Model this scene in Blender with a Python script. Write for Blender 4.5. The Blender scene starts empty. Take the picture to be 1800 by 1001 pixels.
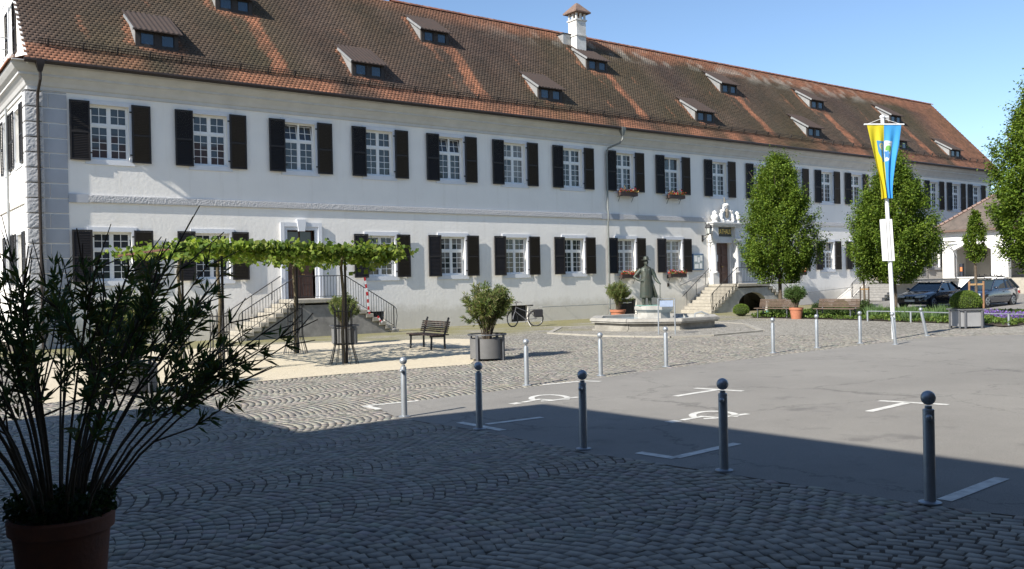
import bpy, bmesh, math, random
import numpy as np
from mathutils import Vector, Matrix
random.seed(7); rng = np.random.default_rng(7)
scene = bpy.context.scene
col = scene.collection

# ---------------------------------------------------------------- camera
CAM = np.array([-5.463, -35.371, 2.124]); FPX = 1580.0
YAW, PITCH, ROLL = math.radians(36.817), math.radians(-0.303), math.radians(-1.205)
FW = np.array([math.sin(YAW)*math.cos(PITCH), math.cos(YAW)*math.cos(PITCH), math.sin(PITCH)])
_rt = np.array([math.cos(YAW), -math.sin(YAW), 0.0]); _up = np.cross(_rt, FW)
RT = math.cos(ROLL)*_rt + math.sin(ROLL)*_up
UP = -math.sin(ROLL)*_rt + math.cos(ROLL)*_up
cd = bpy.data.cameras.new('camera'); cam = bpy.data.objects.new('camera', cd); col.objects.link(cam)
m = Matrix.Identity(4)
for i in range(3):
    m[i][0] = RT[i]; m[i][1] = UP[i]; m[i][2] = -FW[i]; m[i][3] = CAM[i]
cam.matrix_world = m
cd.sensor_width = 36.0; cd.lens = 36.0*FPX/1800.0; cd.clip_start = 0.05; cd.clip_end = 3000.0
scene.camera = cam

# ---------------------------------------------------------------- light
SUN_EL, SUN_AZ = math.radians(36.5), math.radians(8.5)     # shadows run towards +X, 8.5 deg towards +Y
sh_dir = Vector((math.cos(SUN_AZ)*math.cos(SUN_EL), math.sin(SUN_AZ)*math.cos(SUN_EL), -math.sin(SUN_EL)))
sd = bpy.data.lights.new('sun', 'SUN'); sd.energy = 5.0; sd.angle = math.radians(0.53); sd.color = (1.0, 0.945, 0.86)
sun = bpy.data.objects.new('sun', sd); col.objects.link(sun)
sun.rotation_euler = sh_dir.to_track_quat('-Z', 'Y').to_euler(); sun.location = (-30, -20, 40)
w = bpy.data.worlds.new('World'); scene.world = w; w.use_nodes = True
wn = w.node_tree.nodes; wl = w.node_tree.links
bg = wn['Background']; sky = wn.new('ShaderNodeTexSky'); sky.sky_type = 'NISHITA'; sky.sun_disc = False
sky.sun_elevation = SUN_EL
sky.sun_rotation = math.atan2(-sh_dir.x, -sh_dir.y)        # measured from +Y, clockwise
sky.altitude = 400; sky.air_density = 1.0; sky.dust_density = 0.3; sky.ozone_density = 3.5
wl.new(sky.outputs[0], bg.inputs[0]); bg.inputs[1].default_value = 0.10
vs = scene.view_settings; vs.view_transform = 'Standard'; vs.look = 'None'; vs.exposure = 0.8; vs.gamma = 1.0
vs.use_curve_mapping = False

# ---------------------------------------------------------------- pixel helpers (a pixel is a direction only)
def gz(x, y):
    x = np.asarray(x, float); y = np.asarray(y, float)
    c = np.clip((y+22)/22, 0, 1)*0.351
    k = np.clip(np.where(y > -22, -y/22, 1.0), 0, 1)
    ex = np.clip(x-40, 0, 25)*0.022*np.clip((y+22)/6, 0, 1)
    return ex - 0.351 + 0.006*np.clip(x, -20, 80)*k - 0.021*np.clip(y, -60, 0) + c
def gzf(x, y): return float(gz(x, y))
def ray(px, py): return FW + (px-900)/FPX*RT - (py-500.5)/FPX*UP
def onY(px, py, y=0.0):
    d = ray(px, py); return CAM + (y-CAM[1])/d[1]*d
def onX(px, py, x):
    d = ray(px, py); return CAM + (x-CAM[0])/d[0]*d
def gnd(px, py, dz=0.0):
    d = ray(px, py); t = 20.0
    for _ in range(80):
        p = CAM+t*d; t -= (p[2]-gzf(p[0], p[1])-dz)/d[2]*0.7
    return CAM+t*d
def column(px, y, py=540):                       # ground point of an image column at a given distance line Y
    p = onY(px, py, y); return (p[0], y, gzf(p[0], y))
def pix(P):
    d = np.asarray(P, float)-CAM; z = d@FW
    return 900+FPX*(d@RT)/z, 500.5-FPX*(d@UP)/z, z

# ---------------------------------------------------------------- materials
MATS = {}
def nodes_of(name):
    mt = bpy.data.materials.new(name); mt.use_nodes = True
    nt = mt.node_tree; return mt, nt, nt.nodes, nt.links, nt.nodes['Principled BSDF']
def mat(name, c, rough=0.8, var=0.15, scale=3.0, bump=0.0, bscale=40.0, metal=0.0, c2=None, ior=None, detail=6.0, coat=0.0, attr=None, spec=None):
    """Procedural surface: two noise octaves move the colour between c and c2, a fine noise gives relief."""
    if name in MATS: return MATS[name]
    mt, nt, N, L, B = nodes_of(name)
    tc = N.new('ShaderNodeNewGeometry')
    n1 = N.new('ShaderNodeTexNoise'); n1.inputs['Scale'].default_value = scale; n1.inputs['Detail'].default_value = detail; n1.inputs['Roughness'].default_value = 0.65
    L.new(tc.outputs['Position'], n1.inputs['Vector'])
    rp = N.new('ShaderNodeValToRGB'); rp.color_ramp.elements[0].position = 0.3; rp.color_ramp.elements[1].position = 0.72
    lo = c2 if c2 else tuple(max(0, v*(1-var)) for v in c); hi = c if c2 else tuple(min(1, v*(1+var*0.5)) for v in c)
    rp.color_ramp.elements[0].color = (*lo, 1); rp.color_ramp.elements[1].color = (*hi, 1)
    L.new(n1.outputs['Fac'], rp.inputs['Fac'])
    out = rp.outputs['Color']
    if attr:
        at = N.new('ShaderNodeAttribute'); at.attribute_name = attr
        mx = N.new('ShaderNodeMix'); mx.data_type = 'RGBA'; mx.blend_type = 'MULTIPLY'; mx.inputs[0].default_value = 1.0
        L.new(at.outputs['Color'], mx.inputs[6]); L.new(out, mx.inputs[7]); out = mx.outputs[2]
    L.new(out, B.inputs['Base Color'])
    B.inputs['Roughness'].default_value = rough; B.inputs['Metallic'].default_value = metal
    if ior: B.inputs['IOR'].default_value = ior
    if spec is not None: B.inputs['Specular IOR Level'].default_value = spec
    if coat: B.inputs['Coat Weight'].default_value = coat; B.inputs['Coat Roughness'].default_value = 0.05
    if bump:
        n2 = N.new('ShaderNodeTexNoise'); n2.inputs['Scale'].default_value = bscale; n2.inputs['Detail'].default_value = 5.0
        L.new(tc.outputs['Position'], n2.inputs['Vector'])
        bp = N.new('ShaderNodeBump'); bp.inputs['Strength'].default_value = bump; bp.inputs['Distance'].default_value = 0.02
        L.new(n2.outputs['Fac'], bp.inputs['Height']); L.new(bp.outputs['Normal'], B.inputs['Normal'])
    MATS[name] = mt; return mt
def leaf_mat(name, tint=(1, 1, 1), trans=0.33, rough=0.6):
    """Leaf: attribute colour, diffuse and translucent, a little gloss."""
    if name in MATS: return MATS[name]
    mt, nt, N, L, B = nodes_of(name)
    at = N.new('ShaderNodeAttribute'); at.attribute_name = 'Col'
    mx = N.new('ShaderNodeMix'); mx.data_type = 'RGBA'; mx.blend_type = 'MULTIPLY'; mx.inputs[0].default_value = 1
    L.new(at.outputs['Color'], mx.inputs[6]); mx.inputs[7].default_value = (*tint, 1)
    L.new(mx.outputs[2], B.inputs['Base Color']); B.inputs['Roughness'].default_value = rough
    B.inputs['Specular IOR Level'].default_value = 0.2
    tr = N.new('ShaderNodeBsdfTranslucent'); 
    br = N.new('ShaderNodeMix'); br.data_type = 'RGBA'; br.blend_type = 'MULTIPLY'; br.inputs[0].default_value = 1
    L.new(mx.outputs[2], br.inputs[6]); br.inputs[7].default_value = (1.15, 1.25, 0.5, 1); L.new(br.outputs[2], tr.inputs['Color'])
    ms = N.new('ShaderNodeMixShader'); ms.inputs[0].default_value = trans
    L.new(B.outputs[0], ms.inputs[1]); L.new(tr.outputs[0], ms.inputs[2])
    L.new(ms.outputs[0], N['Material Output'].inputs[0])
    MATS[name] = mt; return mt

# ---------------------------------------------------------------- mesh helpers
class MB:
    def __init__(s): s.v = []; s.f = []
    def add(s, vs, fs):
        o = len(s.v); s.v += [tuple(map(float, q)) for q in vs]; s.f += [tuple(i+o for i in q) for q in fs]; return s
    def box(s, x0, x1, y0, y1, z0, z1):
        return s.add([(x0,y0,z0),(x1,y0,z0),(x1,y1,z0),(x0,y1,z0),(x0,y0,z1),(x1,y0,z1),(x1,y1,z1),(x0,y1,z1)],
                     [(0,3,2,1),(4,5,6,7),(0,1,5,4),(1,2,6,5),(2,3,7,6),(3,0,4,7)])
    def bev(s, x0, x1, y0, y1, z0, z1, b=0.02):          # box with chamfered edges
        P = []
        for (z, i) in ((z0, b), (z0+b, 0), (z1-b, 0), (z1, b)):
            P += [(x0+i+b*0, y0+i, z), (x1-i, y0+i, z), (x1-i, y1-i, z), (x0+i, y1-i, z)]
        F = [(3,2,1,0), (12,13,14,15)]
        for k in range(3):
            a = k*4
            for i in range(4): F.append((a+i, a+(i+1) % 4, a+4+(i+1) % 4, a+4+i))
        return s.add(P, F)
    def bar(s, p0, p1, w, h=None, up=(0, 0, 1)):
        h = h or w; p0 = Vector(p0); p1 = Vector(p1); d = (p1-p0).normalized(); u = Vector(up)
        if abs(d.dot(u)) > 0.97: u = Vector((0, 1, 0))
        a = d.cross(u).normalized()*w/2; b = a.cross(d).normalized()*h/2
        V = [p0-a-b, p0+a-b, p0+a+b, p0-a+b, p1-a-b, p1+a-b, p1+a+b, p1-a+b]
        return s.add(V, [(0,1,2,3),(7,6,5,4),(0,4,5,1),(1,5,6,2),(2,6,7,3),(3,7,4,0)])
    def tube(s, pts, r, n=6, cap=True):
        pts = [Vector(p) for p in pts]; R = r if isinstance(r, (list, tuple)) else [r]*len(pts)
        o = len(s.v); t0 = None
        for i, p in enumerate(pts):
            t = (pts[min(i+1, len(pts)-1)]-pts[max(i-1, 0)]).normalized()
            if t0 is None:
                a = t.cross(Vector((0, 0, 1)));  a = a if a.length > 0.05 else t.cross(Vector((0, 1, 0))); a.normalize()
            else:
                a = (a - t*a.dot(t)); a = a if a.length > 1e-4 else t.cross(Vector((1, 0, 0.3))); a.normalize()
            t0 = t; b = t.cross(a)
            for k in range(n):
                q = p+(a*math.cos(2*math.pi*k/n)+b*math.sin(2*math.pi*k/n))*R[i]; s.v.append(tuple(q))
        for i in range(len(pts)-1):
            for k in range(n):
                s.f.append((o+i*n+k, o+i*n+(k+1) % n, o+(i+1)*n+(k+1) % n, o+(i+1)*n+k))
        if cap:
            s.f.append(tuple(o+k for k in range(n))[::-1]); s.f.append(tuple(o+(len(pts)-1)*n+k for k in range(n)))
        return s
    def cyl(s, p0, p1, r0, r1=None, n=10): return s.tube([p0, p1], [r0, r0 if r1 is None else r1], n)
    def lathe(s, prof, c=(0, 0, 0), n=20, sx=1, sy=1, a0=0.0):
        o = len(s.v)
        for (r, z) in prof:
            for k in range(n):
                a = a0+2*math.pi*k/n; s.v.append((c[0]+r*sx*math.cos(a), c[1]+r*sy*math.sin(a), c[2]+z))
        for i in range(len(prof)-1):
            for k in range(n):
                s.f.append((o+i*n+k, o+i*n+(k+1) % n, o+(i+1)*n+(k+1) % n, o+(i+1)*n+k))
        s.f.append(tuple(o+k for k in range(n))[::-1]); s.f.append(tuple(o+(len(prof)-1)*n+k for k in range(n)))
        return s
    def ball(s, c, r, n=12, sx=1, sy=1, sz=1):
        pr = [(max(1e-4, r*math.sin(math.pi*i/(n//2+2))), -r*sz*math.cos(math.pi*i/(n//2+2))) for i in range(n//2+3)]
        return s.lathe(pr, c, n, sx, sy)
    def prism(s, pts, ext):                       # polygon extruded by a vector
        n = len(pts); e = Vector(ext); P = [Vector(p) for p in pts]
        return s.add(P+[p+e for p in P], [tuple(range(n))[::-1], tuple(range(n, 2*n))]+[(i, (i+1) % n, n+(i+1) % n, n+i) for i in range(n)])
    def poly(s, pts): return s.add(pts, [tuple(range(len(pts)))])
    def mesh(s, name, mt, smooth=False):
        me = bpy.data.meshes.new(name); me.from_pydata(s.v, [], s.f)
        if mt: me.materials.append(mt)
        bm = bmesh.new(); bm.from_mesh(me); bmesh.ops.recalc_face_normals(bm, faces=bm.faces); bm.to_mesh(me); bm.free()
        if smooth:
            me.polygons.foreach_set('use_smooth', [True]*len(me.polygons))
            try: me.set_sharp_from_angle(angle=math.radians(40))
            except Exception: pass
        return me
    def build(s, name, mt, parent=None, loc=(0, 0, 0), rotz=0.0, smooth=False):
        return link(name, s.mesh(name, mt, smooth), parent, loc, rotz)
def link(name, data, parent=None, loc=(0, 0, 0), rotz=0.0, scale=None):
    o = bpy.data.objects.new(name, data); col.objects.link(o)
    o.location = loc; o.rotation_euler = (0, 0, rotz)
    if scale is not None: o.scale = scale
    if parent is not None: o.parent = parent
    return o
def tag(o, label=None, cat=None, group=None, kind=None):
    if label: o['label'] = label
    if cat: o['category'] = cat
    if group: o['group'] = group
    if kind: o['kind'] = kind
    return o
def thing(name, label, cat, loc=(0, 0, 0), rotz=0.0, group=None):
    o = bpy.data.objects.new(name, None); col.objects.link(o); o.empty_display_size = 0.2
    o.location = tuple(map(float, loc)); o.rotation_euler = (0, 0, rotz)
    return tag(o, label, cat, group)
def copy_thing(src, loc, rotz, label=None):
    r = src.copy(); col.objects.link(r); r.location = loc; r.rotation_euler = (0, 0, rotz)
    if label: r['label'] = label
    for ch in src.children:
        c = ch.copy(); col.objects.link(c); c.parent = r
        for g in ch.children:
            d = g.copy(); col.objects.link(d); d.parent = c
    return r
def np_mesh(name, V, F, mt, colors=None, smooth=False, fsize=4):
    """Fast mesh from numpy arrays; colours per vertex."""
    me = bpy.data.meshes.new(name); V = np.asarray(V, np.float32); F = np.asarray(F, np.int32)
    me.vertices.add(len(V)); me.vertices.foreach_set('co', V.ravel())
    k = F.shape[1]; me.loops.add(F.size); me.loops.foreach_set('vertex_index', F.ravel())
    me.polygons.add(len(F)); me.polygons.foreach_set('loop_start', np.arange(len(F), dtype=np.int32)*k)
    try: me.polygons.foreach_set('loop_total', np.full(len(F), k, np.int32))
    except Exception: pass
    if smooth: me.polygons.foreach_set('use_smooth', np.ones(len(F), bool))
    me.update(calc_edges=True)
    if mt: me.materials.append(mt)
    if colors is not None:
        a = me.color_attributes.new('Col', 'FLOAT_COLOR', 'POINT'); c = np.ones((len(V), 4), np.float32); c[:, :3] = colors
        a.data.foreach_set('color', c.ravel())
    return me
def sheet(name, pts, dz, mt, parent=None, step=2.0):
    """A flat sheet with the given outline draped on the ground, dz above it."""
    bm = bmesh.new(); bm.faces.new([bm.verts.new((p[0], p[1], 0)) for p in pts])
    xs = [p[0] for p in pts]; ys = [p[1] for p in pts]
    cuts = [((k*step, 0, 0), (1, 0, 0)) for k in range(int(min(xs)//step), int(max(xs)//step)+1)] + [((40, 0, 0), (1, 0, 0))]
    cuts += [((0, k*step, 0), (0, 1, 0)) for k in range(int(min(ys)//step), int(max(ys)//step)+1)] + [((0, -22, 0), (0, 1, 0))]
    for c, n in cuts:
        bmesh.ops.bisect_plane(bm, geom=bm.verts[:]+bm.edges[:]+bm.faces[:], plane_co=c, plane_no=n)
    for v in bm.verts: v.co.z = gzf(v.co.x, v.co.y)+dz
    bmesh.ops.recalc_face_normals(bm, faces=bm.faces)
    for f in bm.faces:
        if f.normal.z < 0: f.normal_flip()
    me = bpy.data.meshes.new(name); bm.to_mesh(me); bm.free(); me.materials.append(mt)
    return link(name, me, parent)
def inpoly(x, y, poly):
    x = np.asarray(x); y = np.asarray(y); r = np.zeros(x.shape, bool); n = len(poly); j = n-1
    for i in range(n):
        xi, yi = poly[i][0], poly[i][1]; xj, yj = poly[j][0], poly[j][1]
        c = ((yi > y) != (yj > y)) & (x < (xj-xi)*(y-yi)/((yj-yi) if yj != yi else 1e-9)+xi)
        r ^= c; j = i
    return r
def leaf_object(name, C, D, Ln, asp, colr, mt, parent=None, loc=(0, 0, 0), fold=0.25, droop=0.0, kind='stuff', roll=None):
    """Many folded leaf blades: centre, axis direction, length, width/length, colour."""
    C = np.asarray(C, float); D = np.asarray(D, float); n = len(C); Ln = np.broadcast_to(np.asarray(Ln, float), (n,))
    D = D/np.maximum(np.linalg.norm(D, axis=1, keepdims=True), 1e-6)
    ref = rng.normal(0, 1, (n, 3)) if roll is None else np.asarray(roll, float)
    Sd = np.cross(D, ref); Sd /= np.maximum(np.linalg.norm(Sd, axis=1, keepdims=True), 1e-6); N_ = np.cross(Sd, D)
    L_ = Ln[:, None]; W_ = L_*asp*0.5
    base = C-D*L_*0.5; tip = C+D*L_*0.5-np.array([0, 0, 1.0])*droop*L_; mid = C-D*L_*0.04
    s1 = mid+Sd*W_+N_*W_*fold; s2 = mid-Sd*W_+N_*W_*fold
    V = np.stack([base, s1, tip, s2], 1).reshape(-1, 3); o = (np.arange(n)*4)[:, None, None]
    F = (np.array([(0, 1, 2), (0, 2, 3)])[None]+o).reshape(-1, 3)
    ob = link(name, np_mesh(name, V, F, mt, np.repeat(colr, 4, 0)), parent, loc)
    if kind: ob['kind'] = kind
    return ob
def remeshed(b, voxel, mt, name):
    me = b.mesh(name, mt); ob = bpy.data.objects.new(name, me); col.objects.link(ob)
    md = ob.modifiers.new('r', 'REMESH'); md.mode = 'VOXEL'; md.voxel_size = voxel
    m2 = ob.modifiers.new('s', 'SMOOTH'); m2.factor = 0.5; m2.iterations = 3
    dg = bpy.context.evaluated_depsgraph_get(); r = bpy.data.meshes.new_from_object(ob.evaluated_get(dg)); bpy.data.objects.remove(ob)
    r.materials.clear(); r.materials.append(mt); r.polygons.foreach_set('use_smooth', [True]*len(r.polygons)); return r
# ================================================================ GROUND
G = lambda *px: [tuple(gnd(a, b)[:2]) for a, b in px]
asphalt_far = G((655,714),(924,681),(1056,664),(1171,648),(1359,625),(1512,607),(1630,593),(1800,588))
asphalt_near = G((700,735),(843,757),(1026,795),(1273,832),(1635,889),(1800,908))
ASPHALT = asphalt_far + [(90, -22.5), (90, -60), (1.6, -60)] + asphalt_near[::-1]
BED = G((1318,559),(1420,561),(1500,563),(1600,567),(1700,570),(1800,573)) + [(24.6, -21.6), (34.2, -21.6), (35.0, -8.0), (33.5, -6.3)]
GRAVEL = G((60,712),(250,690),(420,674),(600,658),(826,641),(862,612),(884,598),(800,596),(640,600),(480,606),(300,616),(60,634))
FC = gnd(1150, 576); FCX, FCY = 19.0, -11.35           # fountain centre
PLAT = [(FCX+5.0*math.cos(a+0.10), FCY+5.0*math.sin(a+0.10)) for a in [math.pi/8+k*math.pi/4 for k in range(8)]]
PLAT = G((966,587),(985,577),(1230,566),(1310,571),(1338,583),(1250,591),(1180,594),(1060,592))
YARD = [(35.3, -21.9), (35.3, -7.0), (44.0, -1.2), (58.0, -1.2), (90, -1.2), (90, -21.9)]

def pave_mat():
    mt, nt, N, L, B = nodes_of('small_sett_paving')
    g = N.new('ShaderNodeNewGeometry')
    wv = N.new('ShaderNodeTexNoise'); wv.inputs['Scale'].default_value = 0.6
    L.new(g.outputs['Position'], wv.inputs['Vector'])
    mv = N.new('ShaderNodeVectorMath'); mv.operation = 'MULTIPLY_ADD'; mv.inputs[1].default_value = (0.5, 0.5, 0); 
    L.new(wv.outputs['Color'], mv.inputs[0]); L.new(g.outputs['Position'], mv.inputs[2])
    v = N.new('ShaderNodeTexVoronoi'); v.inputs['Scale'].default_value = 8.5; v.inputs['Randomness'].default_value = 0.6; v.feature = 'DISTANCE_TO_EDGE'
    L.new(mv.outputs[0], v.inputs['Vector'])
    vc = N.new('ShaderNodeTexVoronoi'); vc.inputs['Scale'].default_value = 8.5; vc.inputs['Randomness'].default_value = 0.6
    L.new(mv.outputs[0], vc.inputs['Vector'])
    r = N.new('ShaderNodeValToRGB'); r.color_ramp.elements[0].position = 0.0; r.color_ramp.elements[1].position = 0.09
    r.color_ramp.elements[0].color = (0.13, 0.12, 0.085, 1); r.color_ramp.elements[1].color = (1, 1, 1, 1)
    L.new(v.outputs['Distance'], r.inputs['Fac'])
    r2 = N.new('ShaderNodeValToRGB'); r2.color_ramp.elements[0].color = (0.215, 0.20, 0.17, 1); r2.color_ramp.elements[1].color = (0.40, 0.375, 0.325, 1)
    L.new(vc.outputs['Color'], r2.inputs['Fac'])
    # moss and grit patches, denser towards the damp foot of the wall
    ns = N.new('ShaderNodeTexNoise'); ns.inputs['Scale'].default_value = 0.55; ns.inputs['Detail'].default_value = 8
    L.new(g.outputs['Position'], ns.inputs['Vector'])
    sp = N.new('ShaderNodeSeparateXYZ'); L.new(g.outputs['Position'], sp.inputs[0])
    mr = N.new('ShaderNodeMapRange'); mr.inputs[1].default_value = -14; mr.inputs[2].default_value = -2; mr.inputs[3].default_value = -0.22; mr.inputs[4].default_value = 0.30
    L.new(sp.outputs['Y'], mr.inputs[0])
    ad = N.new('ShaderNodeMath'); ad.operation = 'ADD'; L.new(ns.outputs['Fac'], ad.inputs[0]); L.new(mr.outputs[0], ad.inputs[1])
    rm = N.new('ShaderNodeMapRange'); rm.inputs[1].default_value = 0.45; rm.inputs[2].default_value = 0.8; L.new(ad.outputs[0], rm.inputs[0])
    m1 = N.new('ShaderNodeMix'); m1.data_type = 'RGBA'; m1.blend_type = 'MULTIPLY'; m1.inputs[0].default_value = 1
    L.new(r.outputs[0], m1.inputs[6]); L.new(r2.outputs[0], m1.inputs[7])
    m2 = N.new('ShaderNodeMix'); m2.data_type = 'RGBA'; L.new(rm.outputs[0], m2.inputs[0]); L.new(m1.outputs[2], m2.inputs[6]); m2.inputs[7].default_value = (0.20, 0.185, 0.085, 1)
    L.new(m2.outputs[2], B.inputs['Base Color']); B.inputs['Roughness'].default_value = 0.85
    bp = N.new('ShaderNodeBump'); bp.inputs['Strength'].default_value = 0.8; bp.inputs['Distance'].default_value = 0.02
    L.new(r.outputs[0], bp.inputs['Height']); L.new(bp.outputs[0], B.inputs['Normal'])
    return mt
M_joint = mat('joint_dirt', (0.105, 0.082, 0.06), 0.95, 0.5, 6, 0.3, 80)
def asphalt_mat():
    mt, nt, N, L, B = nodes_of('asphalt'); g = N.new('ShaderNodeNewGeometry')
    def noise(sc, det=6, ro=0.6):
        n = N.new('ShaderNodeTexNoise'); n.inputs['Scale'].default_value = sc; n.inputs['Detail'].default_value = det; n.inputs['Roughness'].default_value = ro; L.new(g.outputs['Position'], n.inputs['Vector']); return n
    def ramp(src, p0, p1, c0, c1):
        r = N.new('ShaderNodeValToRGB'); r.color_ramp.elements[0].position = p0; r.color_ramp.elements[1].position = p1; r.color_ramp.elements[0].color = (*c0, 1); r.color_ramp.elements[1].color = (*c1, 1); L.new(src, r.inputs['Fac']); return r.outputs[0]
    def mul(a_, b_, f=1.0):
        m_ = N.new('ShaderNodeMix'); m_.data_type = 'RGBA'; m_.blend_type = 'MULTIPLY'; m_.inputs[0].default_value = f; L.new(a_, m_.inputs[6]); L.new(b_, m_.inputs[7]); return m_.outputs[2]
    base = ramp(noise(0.35, 8, 0.7).outputs['Fac'], 0.3, 0.7, (0.195, 0.185, 0.167), (0.26, 0.247, 0.222))
    grain = ramp(noise(140, 2).outputs['Fac'], 0.35, 0.65, (0.72, 0.72, 0.72), (1.15, 1.15, 1.15))
    stain = ramp(noise(1.7, 5, 0.55).outputs['Fac'], 0.27, 0.40, (0.70, 0.70, 0.71), (1, 1, 1))
    v = N.new('ShaderNodeTexVoronoi'); v.feature = 'DISTANCE_TO_EDGE'; v.inputs['Scale'].default_value = 0.22
    w_ = N.new('ShaderNodeVectorMath'); w_.operation = 'MULTIPLY_ADD'; w_.inputs[1].default_value = (1.6, 1.6, 0); L.new(noise(0.9, 6, 0.7).outputs['Color'], w_.inputs[0]); L.new(g.outputs['Position'], w_.inputs[2]); L.new(w_.outputs[0], v.inputs['Vector'])
    crack = ramp(v.outputs['Distance'], 0.0015, 0.005, (0.62, 0.62, 0.62), (1, 1, 1))
    c_ = mul(mul(mul(base, grain), stain), crack); L.new(c_, B.inputs['Base Color']); B.inputs['Roughness'].default_value = 0.88
    bp = N.new('ShaderNodeBump'); bp.inputs['Strength'].default_value = 0.35; bp.inputs['Distance'].default_value = 0.01; L.new(noise(160, 3).outputs['Fac'], bp.inputs['Height']); L.new(bp.outputs[0], B.inputs['Normal'])
    return mt
M_asph = asphalt_mat()
M_paint = mat('road_paint', (0.66, 0.65, 0.60), 0.7, 0.35, 9, 0.2, 120)
M_gravel = mat('pale_gravel', (0.62, 0.545, 0.41), 0.95, 0.22, 14, 0.6, 90, c2=(0.45, 0.39, 0.285))
M_soil = mat('soil', (0.07, 0.05, 0.035), 0.95, 0.4, 6, 0.6, 40)
M_pave = pave_mat()

# one ground sheet reaching far beyond everything
xs = sorted(set(list(np.arange(-40, 100, 2.0)) + [-900, -400, -150, 140, 300, 900, 40.0]))
ys = sorted(set(list(np.arange(-60, 30, 2.0)) + [-900, -300, 60, 150, 400, 900]))
mb = MB(); 
for y in ys:
    for x in xs: mb.v.append((x, y, gzf(x, y)-0.006))
nx = len(xs)
for j in range(len(ys)-1):
    for i in range(nx-1): mb.f.append((j*nx+i, j*nx+i+1, (j+1)*nx+i+1, (j+1)*nx+i))
tag(mb.build('ground', M_joint), kind='structure')
asphalt = tag(sheet('asphalt_car_park', ASPHALT, -0.002, M_asph), kind='structure')
yard = tag(sheet('asphalt_yard', YARD, 0.0, M_asph), kind='structure')
gravel = tag(sheet('gravel_court', GRAVEL, 0.004, M_gravel), kind='structure')
bed = tag(sheet('flower_bed_soil', BED, 0.03, M_soil), kind='structure')
NEAR = 30.0
def near_zone(x, y): return np.hypot(np.asarray(x)-CAM[0], np.asarray(y)-CAM[1]) < NEAR
# distant setts: small squares of the sheet outside the hand-laid zone and the other surfaces
V = []; F = []
st = 0.5
gx, gy = np.meshgrid(np.arange(-30, 44, st), np.arange(-34, 0.0, st), indexing='ij')
cx, cy = gx+st/2, gy+st/2
keep = ~(np.hypot(cx-CAM[0], cy-CAM[1]) < NEAR-0.8) & ~inpoly(cx, cy, ASPHALT)
keep &= ~(inpoly(cx-0.4, cy, BED) & inpoly(cx+0.4, cy, BED) & inpoly(cx, cy+0.4, BED) & inpoly(cx, cy-0.4, BED))
for x, y in zip(gx[keep], gy[keep]):
    o = len(V); V += [(x, y, 0), (x+st, y, 0), (x+st, y+st, 0), (x, y+st, 0)]; F.append((o, o+1, o+2, o+3))
V = np.array(V); V[:, 2] = gz(V[:, 0], V[:, 1])-0.002
tag(link('sett_paving', np_mesh('sett_paving', V, F, M_pave)), kind='structure')

# hand-laid setts in segmental arcs near the camera
M_sett = mat('granite_sett', (1, 1, 1), 0.72, 0.22, 30, 0.35, 120, attr='Col')
W_ARC, SAG, PIT = 1.6, 0.28, 0.112
S = []
for k in range(-26, 12):
    y0 = -22.0 + k*W_ARC*0.5
    y0 = k*W_ARC - 20
    if y0 < -38 or y0 > 2: continue
    ph = random.uniform(0, 1)*PIT; sg_ = SAG*random.uniform(0.8, 1.2)
    for j in range(-130, 320):
        n = 13 if j % 2 else 12
        for i in range(n):
            u = (i+0.5)/n*2-1
            S.append((j*PIT + ph - sg_*u*u, y0+u*W_ARC/2, math.atan2(-2*sg_*u*2/W_ARC, 1.0), W_ARC/n))
S = np.array(S)
wx_, wy_ = S[:, 0].copy(), S[:, 1].copy()
S[:, 0] += 0.07*np.sin(wx_*0.9+wy_*1.3)+0.05*np.sin(wy_*2.1-wx_*0.6+1.0); S[:, 1] += 0.07*np.sin(wx_*1.1-wy_*0.5)
u_, v_, d_ = pix(np.c_[S[:, 0], S[:, 1], gz(S[:, 0], S[:, 1])])
ok = (d_ > 1) & (u_ > -420) & (u_ < 2150) & (v_ < 1700) & (np.hypot(S[:, 0]-CAM[0], S[:, 1]-CAM[1]) < NEAR)
ok &= ~inpoly(S[:, 0], S[:, 1], ASPHALT) & ~inpoly(S[:, 0], S[:, 1], GRAVEL) & ~inpoly(S[:, 0], S[:, 1], PLAT)
S = S[ok]; dist = d_[ok]; order = np.argsort(dist+1000*((u_[ok] < 0)|(u_[ok] > 1800)|(v_[ok] > 1000))); S = S[order]; nS = len(S)
SX = PIT*0.5*rng.uniform(0.88, 0.96, nS); SY = S[:, 3]*0.5*rng.uniform(0.86, 0.96, nS)
SX *= np.cos(S[:, 2]); SY /= np.cos(S[:, 2])
A = -S[:, 2] + rng.normal(0, 0.06, nS); PX = S[:, 0]+rng.normal(0, 0.004, nS); PY = S[:, 1]+rng.normal(0, 0.004, nS)
PZ = gz(PX, PY)+rng.normal(0.0, 0.0015, nS)
tone = rng.uniform(0.74, 1.14, nS)[:, None]*np.array([[0.285, 0.265, 0.225]])*(1+rng.normal(0, 0.03, (nS, 3)))
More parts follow.
